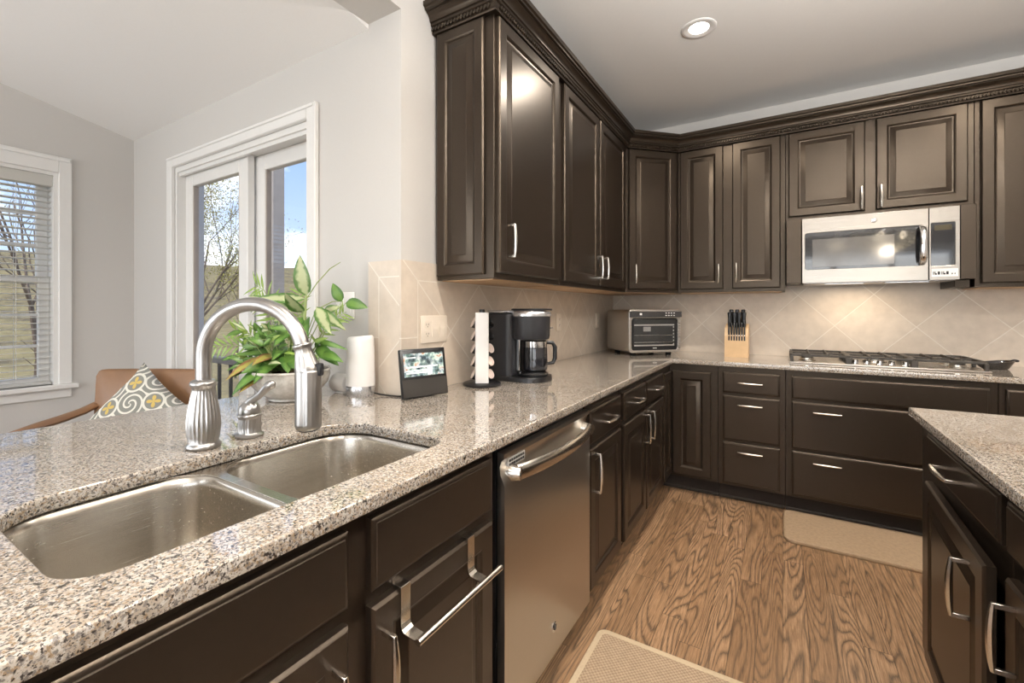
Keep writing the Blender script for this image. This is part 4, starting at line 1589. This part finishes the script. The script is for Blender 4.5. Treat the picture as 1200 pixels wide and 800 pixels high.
bm = BM(); lathe(bm, [(.012, .0118), (.011, .014), (0, .0142)], 20, M=m); obj('lens', bm, M_SILVERPL, ln, 40)
bm = BM(); box(bm, .015, .06, -.022, .022, 0, .005, .002); obj('foot', bm, M_WHITEPL, kc, 0)
bm = BM()
tube(bm, [(-1.372, 1.215, ZT + .012), (-1.35, 1.225, ZT + .006), (-1.31, 1.235, ZT + .0035), (-1.27, 1.246, ZT + .0032), (-1.255, 1.275, ZT + .0035), (-1.252, 1.295, ZT + .008)], .0028, 8)
tag(obj('power_cord', bm, M_BLACK, None, 40), 'thin black power cord between the white router and the smart display', 'cord')

# ------------------------------------------------------------------ switch plates and outlets
def wall_plate(label, loc, rz, gangs, mat, z):
    """gangs: list of 'outlet' or 'rocker'"""
    t = thing('outlet_plate' if 'outlet' in gangs else 'switch_plate', label, 'outlet' if 'outlet' in gangs else 'switch', (loc[0], loc[1], z), rz)
    w = .072 + .046 * (len(gangs) - 1)
    bm = BM(); box(bm, -w / 2, w / 2, -.0065, 0, -.058, .058, .003, 2); obj('plate', bm, mat, t, 30)
    for i, g in enumerate(gangs):
        x = (i - (len(gangs) - 1) / 2) * .046
        bm = BM()
        if g == 'rocker':
            lo = [[(x + s * .0165, y, zz_) for y, zz_ in ((-.006, -.033), (-.0078, -.033), (-.0105, .0), (-.0078, .033), (-.006, .033))] for s in (-1, 1)]
            loft(bm, lo); obj('rocker', bm, mat, t, 0)
        else:
            for s in (-1, 1):
                loft(bm, [[(x + px, y, s * .0195 + pz) for px, pz in rrect(.033, .028, .010, 4)] for y in (-.006, -.0082)])
            r_ = obj('receptacle', bm, mat, t, 0)
            bm = BM()
            for s in (-1, 1):
                for dx in (-.0065, .0065):
                    box(bm, x + dx - .001, x + dx + .001, -.0086, -.0080, s * .0195 - .003, s * .0195 + .006)
                box(bm, x - .002, x + .002, -.0086, -.0080, s * .0195 - .010, s * .0195 - .006)
            obj('slots', bm, M_SOFTBLACK, r_, 0)
    return t


xt = XW + .0115
wall_plate('wide ivory plate with an outlet and rocker switches above the smart display', (xt, 1.456, 0), 90, ['outlet', 'rocker', 'rocker'], M_IVORY, 1.170)
wall_plate('small ivory outlet plate on the tiles beside the coffee maker carafe', (xt, 2.70, 0), 90, ['outlet'], M_IVORY, 1.170)
wall_plate('small ivory outlet plate on the tiles beside the toaster oven', (xt, 3.42, 0), 90, ['outlet'], M_IVORY, 1.165)
wall_plate('white double rocker switch plate on the sunroom wall behind the plant', (-1.620, YS - .0005, 0), 0, ['rocker', 'rocker'], M_WHITEPL, 1.270)

# ------------------------------------------------------------------ plant
PXc, PYc = -1.600, 1.010
pl = thing('potted_plant', 'leafy variegated houseplant in a mottled grey bowl behind the faucet', 'plant', (PXc, PYc, ZT))
bm = BM()
lathe(bm, [(.070, 0), (.075, .004), (.074, .010), (.105, .030), (.132, .062), (.141, .090), (.140, .104), (.144, .110), (.141, .116), (.134, .113), (.132, .098), (.06, .09), (0, .088)], 48)
obj('pot', bm, M_POT, pl, 50)
bm = BM()
lo = []
for r_, z in ((.131, .098), (.10, .106), (.05, .110), (.012, .112)):
    lo.append([(r_ * math.cos(2 * PI * k / 30), r_ * math.sin(2 * PI * k / 30), z + random.uniform(-.004, .004)) for k in range(30)])
loft(bm, lo, False, True); obj('soil', bm, M_SOIL, pl, 0)

FWD = Vector((-.5195, .8545, 0)); RGT = Vector((.8545, .5195, 0)); UP = Vector((0, 0, 1))


def leaf(bm, uvl, base, tip, wid, nor, curl=.15, n=8, fold=.25):
    """a pointed blade from base to tip, bent downward, folded along the midrib"""
    base, tip = Vector(base), Vector(tip)
    ax = tip - base
    L = ax.length
    t = ax.normalized()
    nor = Vector(nor)
    nor = (nor - t * nor.dot(t)).normalized()
    s = t.cross(nor)
    rows = []
    for i in range(n + 1):
        f = i / n
        w = wid * (math.sin(PI * min(1, f ** .75)) ** .8) * (1 - .15 * f) if 0 < f < 1 else .0006
        p = base + ax * f + nor * (curl * L * (math.sin(PI * f) - .0))
        rows.append([bm.verts.new(p - s * w / 2 + nor * fold * w / 2), bm.verts.new(p), bm.verts.new(p + s * w / 2 + nor * fold * w / 2)])
    for i in range(n):
        for j in range(2):
            f_ = bm.faces.new((rows[i][j], rows[i][j + 1], rows[i + 1][j + 1], rows[i + 1][j]))
            cs_ = [(j / 2, i / n), ((j + 1) / 2, i / n), ((j + 1) / 2, (i + 1) / n), (j / 2, (i + 1) / n)]
            for lp, c_ in zip(f_.loops, cs_):
                lp[uvl].uv = c_


def V(r, z, d=0.0):
    """offset in the plant: r to the side of the bowl along the window line of sight, d in depth, z up"""
    return RGT * r + FWD * d + UP * z


leafb = {}
for k in ('v', 'd', 'p', 'm'):
    b = BM(); leafb[k] = (b, b.loops.layers.uv.new('UVMap'))
stems = BM()
TOC = -FWD + UP * .35


def stem(pts, r=.003):
    tube(stems, pts, [r] * (len(pts) - 1) + [r * .6], 6)


# tall variegated plant: cane and big leaves; (r, z, d) of leaf base and tip
stem([V(.03, .10), V(.045, .22), V(.055, .33), V(.06, .40)], .006)
stem([V(.0, .10, .02), V(-.005, .22, .02), V(-.01, .36, .02)], .005)
big_leaves = [
    ((.06, .39, 0), (.045, .545, -.02), .085, 'v'), ((.055, .38, .0), (-.17, .375, .03), .055, 'v'),
    ((-.01, .34, .02), (-.19, .395, .05), .05, 'v'), ((.055, .33, -.02), (.03, .40, -.10), .075, 'v'),
    ((.055, .31, -.02), (.01, .21, -.14), .08, 'd'), ((.06, .30, -.01), (.12, .22, -.12), .09, 'd'),
    ((.10, .35, 0), (.175, .245, -.05), .065, 'v'), ((.11, .34, 0), (.21, .26, .0), .05, 'v'),
    ((.195, .37, 0), (.16, .44, 0), .055, 'd'), ((.21, .365, 0), (.295, .345, 0), .06, 'd'), ((.12, .33, .02), (.17, .35, .05), .05, 'v'),
    ((.10, .20, 0), (.20, .13, -.04), .06, 'd'), ((.09, .22, 0), (.22, .185, 0), .03, 'd'), ((.12, .17, -.02), (.225, .145, -.06), .055, 'd'),
    ((-.01, .22, -.02), (-.11, .235, -.06), .045, 'd'), ((0, .24, .0), (.08, .25, -.06), .05, 'd'), ((-.005, .30, .02), (-.10, .29, .06), .05, 'v'),
    ((.02, .19, -.05), (.055, .115, -.13), .08, 'd'), ((.0, .16, -.05), (-.055, .08, -.15), .075, 'd'), ((-.02, .15, -.06), (-.105, .115, -.14), .06, 'd'),
    ((.04, .17, -.06), (.105, .12, -.13), .065, 'd'), ((-.03, .14, -.06), (-.105, .05, -.15), .06, 'm'), ((-.04, .16, -.05), (-.165, .09, -.13), .05, 'm'),
    ((-.02, .17, -.06), (-.06, .145, -.15), .06, 'm'), ((-.03, .13, -.07), (-.13, .04, -.15), .055, 'd'), ((-.05, .15, -.05), (-.18, .12, -.10), .045, 'd'),
    ((-.05, .18, -.02), (-.16, .175, -.08), .04, 'd'), ((0, .20, -.03), (.0, .16, -.13), .06, 'd'), ((-.07, .20, .0), (-.15, .235, -.05), .04, 'd'),
]
for (b, t_, w, k) in big_leaves:
    bb, uu = leafb[k]
    nrm = TOC + RGT * random.uniform(-.3, .3) + UP * random.uniform(0, .4)
    leaf(bb, uu, V(*b), V(*t_), w * .82, nrm, random.uniform(.04, .16), 8, random.uniform(.05, .3))
    root = V(b[0] * .25, .105, b[2] * .3)
    mid = (root + V(*b)) / 2 + UP * .02
    stem([root, mid, V(*b)], .0022)
stem([V(.10, .34), V(.16, .37), V(.20, .37)], .0022)
# bare stalk reaching up beside the tall leaf
stem([V(.06, .38), V(.10, .44), V(.15, .495), V(.19, .52)], .002)
# feathery palm fronds
def frond(pts, n, ll, w, k='p'):
    bb, uu = leafb[k]
    P = [Vector(p) for p in pts]
    stem(P, .0018)
    for i in range(n):
        f = .25 + .75 * i / n
        x = f * (len(P) - 1)
        j = min(int(x), len(P) - 2)
        c = P[j].lerp(P[j + 1], x - j)
        tdir = (P[j + 1] - P[j]).normalized()
        for sg in (-1, 1):
            side = (tdir.cross(FWD)).normalized() * sg
            e_ = c + (side * .75 + tdir * .6 - UP * .15 - FWD * random.uniform(-.1, .3)).normalized() * ll * (1 - .4 * abs(f - .6))
            leaf(bb, uu, c, e_, w, -FWD + UP * .4, .06, 4, .1)


frond([V(-.02, .10, 0), V(-.06, .22, .02), V(-.10, .30, .05), V(-.14, .36, .08), V(-.19, .38, .10), ], 9, .07, .010)
frond([V(-.03, .10, 0), V(-.10, .17, 0), V(-.17, .20, 0), V(-.24, .205, 0), V(-.30, .19, 0)], 9, .06, .010)
frond([V(-.03, .10, 0), V(-.09, .20, -.02), V(-.14, .25, -.03), V(-.20, .27, -.04)], 8, .06, .011)
frond([V(-.02, .10, .03), V(-.06, .24, .06), V(-.10, .33, .09), V(-.17, .42, .12), V(-.21, .44, .13)], 9, .075, .010)
frond([V(.01, .10, .03), V(.0, .24, .08), V(-.02, .36, .10), V(-.02, .42, .12)], 8, .06, .009)
frond([V(.03, .10, .03), V(.08, .24, .09), V(.12, .30, .12), V(.16, .33, .14)], 8, .06, .010)
for _ in range(120):
    r_ = random.uniform(-.16, .11)
    z_ = random.uniform(.12, .27)
    d_ = random.uniform(-.11, .06)
    ang = random.uniform(0, 2 * PI)
    ll = random.uniform(.04, .075)
    tip = (r_ + ll * math.cos(ang), z_ + ll * .5 * math.sin(ang) + .005, d_ - .02)
    k = random.choice('ddpvd')
    leaf(leafb[k][0], leafb[k][1], V(r_, z_, d_), V(*tip), random.uniform(.014, .027), TOC + UP * random.uniform(-.2, .8), .1, 6, .2)
    stem([V(r_ * .3, .105, d_ * .4), V(r_ * .75, (z_ + .10) / 2 + .02, d_ * .8), V(r_, z_, d_)], .0013)
obj('stems', stems, M_STEM, pl, 60)
for k, nm, mt in (('v', 'variegated_leaves', M_LEAFV), ('d', 'green_leaves', M_LEAFD), ('p', 'palm_fronds', M_LEAFP), ('m', 'mottled_leaves', M_LEAFR)):
    me = bpy.data.meshes.new(nm)
    leafb[k][0].to_mesh(me); leafb[k][0].free()
    obj_me(nm, me, mt, pl, 60)

# ------------------------------------------------------------------ armchair and pillow
ch = thing('armchair', 'brown leather armchair with curved arms in the sunroom behind the peninsula', 'armchair', (-2.745, .975, 0), 31.3)
bm = BM()
lo = []
nb = 40
for k in range(nb + 1):
    t_ = -1 + 2 * k / nb
    x = t_ * .262
    yb = .0 + .02 * (1 - t_ * t_)
    ed = .012 * max(0, abs(t_) - .82) / .18
    zt = .950 - .035 * (1 - math.sqrt(max(0, 1 - (max(0, abs(t_) - .86) / .14) ** 2)))
    lo.append([(x, yb - .03 + ed, .44), (x, yb - .035 + ed, .70), (x, yb - .022 + ed, zt - .012), (x, yb - .01, zt), (x, yb + .012, zt), (x, yb + .026 - ed, zt - .014), (x, yb + .03 - ed, .70), (x, yb + .03 - ed, .44)])
loft(bm, lo); obj('backrest', bm, M_LEATHER, ch, 50)
bm = BM()
lo = [[(x, y - .27, z) for x, y in rrect(.50 * s, .50 * s, .05, 6)] for z, s in ((.40, .97), (.42, 1.0), (.47, 1.0), (.49, .97), (.497, .9))]
loft(bm, lo); obj('seat', bm, M_LEATHER, ch, 50)
for sg in (-1, 1):
    bm = BM()
    A = [(sg * .262, -.0, .775), (sg * .275, -.07, .752), (sg * .285, -.16, .738), (sg * .292, -.26, .728), (sg * .296, -.36, .715), (sg * .292, -.43, .695), (sg * .28, -.47, .655)]
    tube(bm, A, [.020, .022, .023, .023, .022, .020, .014], 12, flat=(1.35, .75)); obj('armrest', bm, M_LEATHER, ch, 50)
    bm = BM(); tube(bm, [(sg * .275, -.455, .66), (sg * .255, -.47, .40), (sg * .245, -.49, 0)], [.016, .018, .013], 10); obj('leg', bm, M_DARKWOOD, ch, 50)
    bm = BM(); tube(bm, [(sg * .235, .0, .46), (sg * .235, .01, .25), (sg * .235, .035, 0)], [.018, .017, .013], 10); obj('leg', bm, M_DARKWOOD, ch, 50)
bm = BM(); box(bm, -.235, .235, -.50, -.02, .36, .40, .006); obj('seat_frame', bm, M_DARKWOOD, ch, 0)

S = .228
bm = BM()
uvl = bm.loops.layers.uv.new('UVMap')
n = 16
for side in (1, -1):
    g = [[None] * (n + 1) for _ in range(n + 1)]
    for i in range(n + 1):
        for j in range(n + 1):
            u, v = -1 + 2 * i / n, -1 + 2 * j / n
            pinch = 1 - .10 * ((1 - v * v) * abs(u) ** 4 + (1 - u * u) * abs(v) ** 4)
            th = .062 * ((1 - u * u) * (1 - v * v)) ** .42
            pinx = u * S * (1 - .09 * (1 - v * v) * abs(u) ** 3)
            piny = v * S * (1 - .09 * (1 - u * u) * abs(v) ** 3)
            g[i][j] = bm.verts.new((pinx, -side * th, piny))
    for i in range(n):
        for j in range(n):
            f_ = bm.faces.new((g[i][j], g[i + 1][j], g[i + 1][j + 1], g[i][j + 1]))
            for lp, c_ in zip(f_.loops, ((i, j), (i + 1, j), (i + 1, j + 1), (i, j + 1))):
                lp[uvl].uv = (c_[0] / n, c_[1] / n)
bmesh.ops.remove_doubles(bm, verts=bm.verts, dist=.0005)
pw = obj('throw_pillow', bm, M_PILLOW, None, 80)
tag(pw, 'grey throw pillow with cream scrolls and yellow flowers standing on one corner in the armchair', 'pillow')
m = Matrix.Translation((-2.745, .975, 0)) @ Matrix.Rotation(R(31.3), 4, 'Z') @ Matrix.Translation((.050, -.14, .690)) @ Matrix.Rotation(R(-20), 4, 'X') @ Matrix.Rotation(R(45 - 9), 4, 'Y')
pw.matrix_world = m

# ------------------------------------------------------------------ rugs
def rug(name, label, x0, x1, y0, y1, rad, th, m_top, m_edge, bw):
    t = thing(name, label, 'rug', ((x0 + x1) / 2, (y0 + y1) / 2, 0))
    w, d = x1 - x0, y1 - y0
    o = plate('border', [rrect(w, d, rad, 6), rrect(w - 2 * bw, d - 2 * bw, max(rad - bw, .006), 6)], .0005, th, min(.004, th * .3), m_edge, t)
    bm = BM()
    loft(bm, [[(x, y, z) for x, y in rrect(w - 2 * bw + .001, d - 2 * bw + .001, max(rad - bw, .006), 6)] for z in (.0005, th - .0015)])
    obj('woven_field', bm, m_top, t, 0)
    return t


rug('kitchen_mat', 'plain tan cushioned mat on the floor in front of the cooktop cabinet', .004, 1.22, 2.815, 3.24, .05, .018, M_MATA, M_MATA, .012)
rug('kitchen_rug', 'tan woven rug with pale bound edge in front of the dishwasher', -.612, .12, .45, 1.672, .035, .010, M_RUG, M_RUGEDGE, .022)

# ------------------------------------------------------------------ recessed lights
def can(x, y, label):
    t = thing('recessed_light', label, 'ceiling light', (x, y, ZC))
    bm = BM(); lathe(bm, [(.088, 0), (.088, -.003), (.082, -.006), (.070, -.0045), (.052, -.0005)], 40, cap=False); obj('trim_ring', bm, M_WHITEPL, t, 40)
    bm = BM(); lathe(bm, [(.0, -.0022), (.050, -.0022), (.050, -.0004)], 36); obj('lens', bm, M_LED, t, 0)
    d = bpy.data.lights.new('can_lamp', 'AREA'); d.shape = 'DISK'; d.size = .11; d.energy = CAN_POWER; d.color = CAN_COLOR; d.spread = R(150)
    l = bpy.data.objects.new('can_lamp', d); COL.objects.link(l); l.parent = t; l.location = (0, 0, -.012)
    return t


can(-.385, 2.564, 'round recessed ceiling light above the cooktop end of the aisle')
for x, y, lab in ((1.15, 2.56, 'recessed ceiling light beyond the island'), (-.385, .95, 'recessed ceiling light over the dishwasher'), (1.6, .8, 'recessed ceiling light beyond the chandelier'),
                  (-.385, -.7, 'recessed ceiling light behind the camera'), (1.15, -1.0, 'recessed ceiling light at the rear of the island')):
    can(x, y, lab)

# chandelier over the island and ceiling fan in the living area (they mirror in the microwave door)
cd = thing('chandelier', 'crystal-beaded chandelier hanging over the island', 'chandelier', (.95, .75, 1.86))
bm = BM(); tube(bm, [(0, 0, .34), (0, 0, .899)], .006, 8); lathe(bm, [(.06, .90), (.06, .885), (.02, .875)], 24); obj('rod', bm, M_IRON, cd, 40)
bm = BM()
for k in range(9):
    tube(bm, [(.30 * math.cos(2 * PI * (k + i / 4) / 9), .30 * math.sin(2 * PI * (k + i / 4) / 9), .22) for i in range(5)], .006, 6)
for k in range(4):
    a = PI / 2 * k
    tube(bm, [(0, 0, .35), (.30 * math.cos(a), .30 * math.sin(a), .22)], .004, 6)
obj('ring_frame', bm, M_IRON, cd, 40)
bm = BM()
for k in range(26):
    a = 2 * PI * k / 26
    for j in range(9):
        r_ = .30 * math.cos(j / 9 * PI / 2 * .9)
        m = Matrix.Translation((r_ * math.cos(a + j * .1), r_ * math.sin(a + j * .1), .215 - j * .024))
        bmesh.ops.create_icosphere(bm, subdivisions=1, radius=.012, matrix=m)
obj('crystal_beads', bm, M_BEAD, cd, 60)
for k in range(3):
    a = 2 * PI * k / 3
    bm = BM(); lathe(bm, [(0, .13), (.02, .145), (.028, .17), (.02, .20), (.012, .215)], 16, (.13 * math.cos(a), .13 * math.sin(a), 0)); obj('bulb', bm, M_BULB, cd, 40)
d = bpy.data.lights.new('chandelier_glow', 'POINT'); d.energy = 9; d.color = (1, .84, .66); d.shadow_soft_size = .03
l = bpy.data.objects.new('chandelier_glow', d); COL.objects.link(l); l.parent = cd; l.location = (0, 0, .02)
def add_ceiling_fill(parent, z, size, power):  # added fill lamp aimed up to brighten the ceiling, not part of the fixture
    d = bpy.data.lights.new('added_ceiling_fill', 'AREA'); d.shape = 'DISK'; d.size = size; d.energy = power; d.color = (1.0, .965, .92)
    l = bpy.data.objects.new('added_ceiling_fill', d); COL.objects.link(l); l.parent = parent; l.location = (0, 0, z); l.rotation_euler = (R(180), 0, 0)


add_ceiling_fill(cd, .24, .5, 205)
fn = thing('ceiling_fan', 'dark-bladed ceiling fan with lamp in the living area', 'ceiling fan', (.75, -2.1, 2.28))
bm = BM(); lathe(bm, [(.0, .02), (.10, .03), (.11, .08), (.09, .13), (.02, .15), (.012, .16), (.012, .46), (.06, .47), (.065, .482), (0, .482)], 28); obj('motor', bm, M_NICKEL, fn, 40)
bm = BM(); lathe(bm, [(.0, -.05), (.06, -.035), (.095, .0), (.10, .025), (0, .028)], 28); obj('lamp_bowl', bm, M_BULB, fn, 50)
for k in range(5):
    a = 2 * PI * k / 5 + .2
    bm = BM()
    box(bm, .12, .66, -.06, .06, .070, .078, .003, mat=Matrix.Rotation(a, 4, 'Z') @ Matrix.Rotation(R(8), 4, 'X'))
    obj('blade', bm, M_DARKWOOD, fn, 0)
add_ceiling_fill(fn, .16, .22, 150)

# ------------------------------------------------------------------ outside
bm = BM(); box(bm, -3.75, -1.45, YS + .16, 1.72, -.22, -.06)
dk = obj('deck_floor', bm, M_DECK, None, 0)
dk['kind'] = 'structure'; dk['label'] = 'narrow brown balcony boards outside the patio door'; dk['category'] = 'deck'
dp = thing('wooden_post', 'tall square weathered post standing outside the patio door', 'post', (-5.42, 3.22, -2.62))
bm = BM(); box(bm, -.075, .075, -.075, .075, 0, 6.6, .006); obj('shaft', bm, M_POST, dp, 0)
bm = BM(); box(bm, -.10, .10, -.10, .10, 0, .12, .01); obj('foot_trim', bm, M_POST, dp, 0)
rl = thing('balcony_railing', 'balcony railing with thin black balusters just outside the patio door', 'railing', (-3.70, 1.64, -.06))
bm = BM(); box(bm, 0, 2.2, -.025, .025, .93, .975, .005); obj('top_rail', bm, M_POST, rl, 0)
bm = BM(); box(bm, 0, 2.2, -.02, .02, .08, .12, .005); obj('bottom_rail', bm, M_ALU, rl, 0)
for k in range(14):
    bm = BM(); xx = .09 + k * .155; box(bm, xx - .009, xx + .009, -.009, .009, .115, .935); obj('baluster', bm, M_ALU, rl, 0)
for xx in (.02, 2.18):
    bm = BM(); box(bm, xx - .02, xx + .02, -.02, .02, 0, .93, .003); obj('rail_post', bm, M_ALU, rl, 0)

# ground rising to a wooded hillside
bm = BM()
NX, NY = 70, 60
gv = []
for i in range(NX + 1):
    row = []
    for j in range(NY + 1):
        x = -260 + 330 * (i / NX)
        y = -170 + 430 * (j / NY)
        dd = math.hypot(x, y)
        t_ = min(1, max(0, (dd - 25) / 170))
        z = -2.6 + (t_ * t_ * (3 - 2 * t_)) * 19 + 1.2 * math.sin(x * .045 + 1) * t_ + 1.0 * math.sin(y * .06) * t_
        row.append(bm.verts.new((x, y, z)))
    gv.append(row)
for i in range(NX):
    for j in range(NY):
        bm.faces.new((gv[i][j], gv[i + 1][j], gv[i + 1][j + 1], gv[i][j + 1]))
gr = obj('terrain', bm, M_FIELD, None, 60)
gr['kind'] = 'structure'; gr['label'] = 'olive spring field rising to a wooded hill outside'; gr['category'] = 'ground'


def tree(label, loc, h, seed, leaves, group='spring trees outside'):
    rnd = random.Random(seed)
    t = thing('spring_tree', label, 'tree', loc, 0, group)
    bm, lf = BM(), BM()

    def grow(p, d, L, r, lev):
        n = 4
        pts = [p]
        q = p.copy()
        dd = d.copy()
        for i in range(n):
            dd = (dd + Vector((rnd.uniform(-1, 1), rnd.uniform(-1, 1), rnd.uniform(-.3, .6))) * .16).normalized()
            q = q + dd * L / n
            pts.append(q.copy())
        tube(bm, pts, [r * (1 - .45 * i / n) for i in range(n + 1)], 6 if lev < 2 else 4, cap=False)
        if lev < 3:
            for k in range(rnd.choice((2, 3, 4)) if lev else 7):
                f = rnd.uniform(.3, 1) if lev else rnd.uniform(.3, 1)
                idx = min(n, max(1, int(f * n + .5)))
                nd = (dd + Vector((rnd.uniform(-1, 1), rnd.uniform(-1, 1), rnd.uniform(-.1, .7))) * .8).normalized()
                grow(pts[idx], nd, L * rnd.uniform(.5, .72), r * (1 - .45 * idx / n) * .62, lev + 1)
        if lev >= 2 and leaves:
            for p_ in pts[1:]:
                for _ in range(leaves):
                    c = p_ + Vector((rnd.gauss(0, .17), rnd.gauss(0, .17), rnd.gauss(0, .17)))
                    s = rnd.uniform(.014, .030)
                    a = Vector((rnd.uniform(-1, 1), rnd.uniform(-1, 1), rnd.uniform(-1, 1))).normalized()
                    b = a.orthogonal().normalized()
                    lf.faces.new([lf.verts.new(c + a * s), lf.verts.new(c + b * s * .6), lf.verts.new(c - a * s), lf.verts.new(c - b * s * .6)])
    grow(Vector((0, 0, 0)), Vector((rnd.uniform(-.1, .1), rnd.uniform(-.1, .1), 1)).normalized(), h * .6, h * .011, 0)
    obj('branches', bm, M_BARK, t, 60)
    if leaves:
        obj('foliage', lf, M_SPRING, t, 0)
    else:
        lf.free()
    return t


tree('slender tree with sparse yellow-green leaves beyond the deck railing', (-12.1, 5.45, -2.6), 7.2, 3, 22)
tree('bare young tree with few buds outside the blind-covered window', (-13.0, 2.75, -2.6), 6.6, 11, 1)
tree('bare thin tree on the field beyond the deck post', (-25.5, 12.9, -2.5), 6.5, 21, 6)
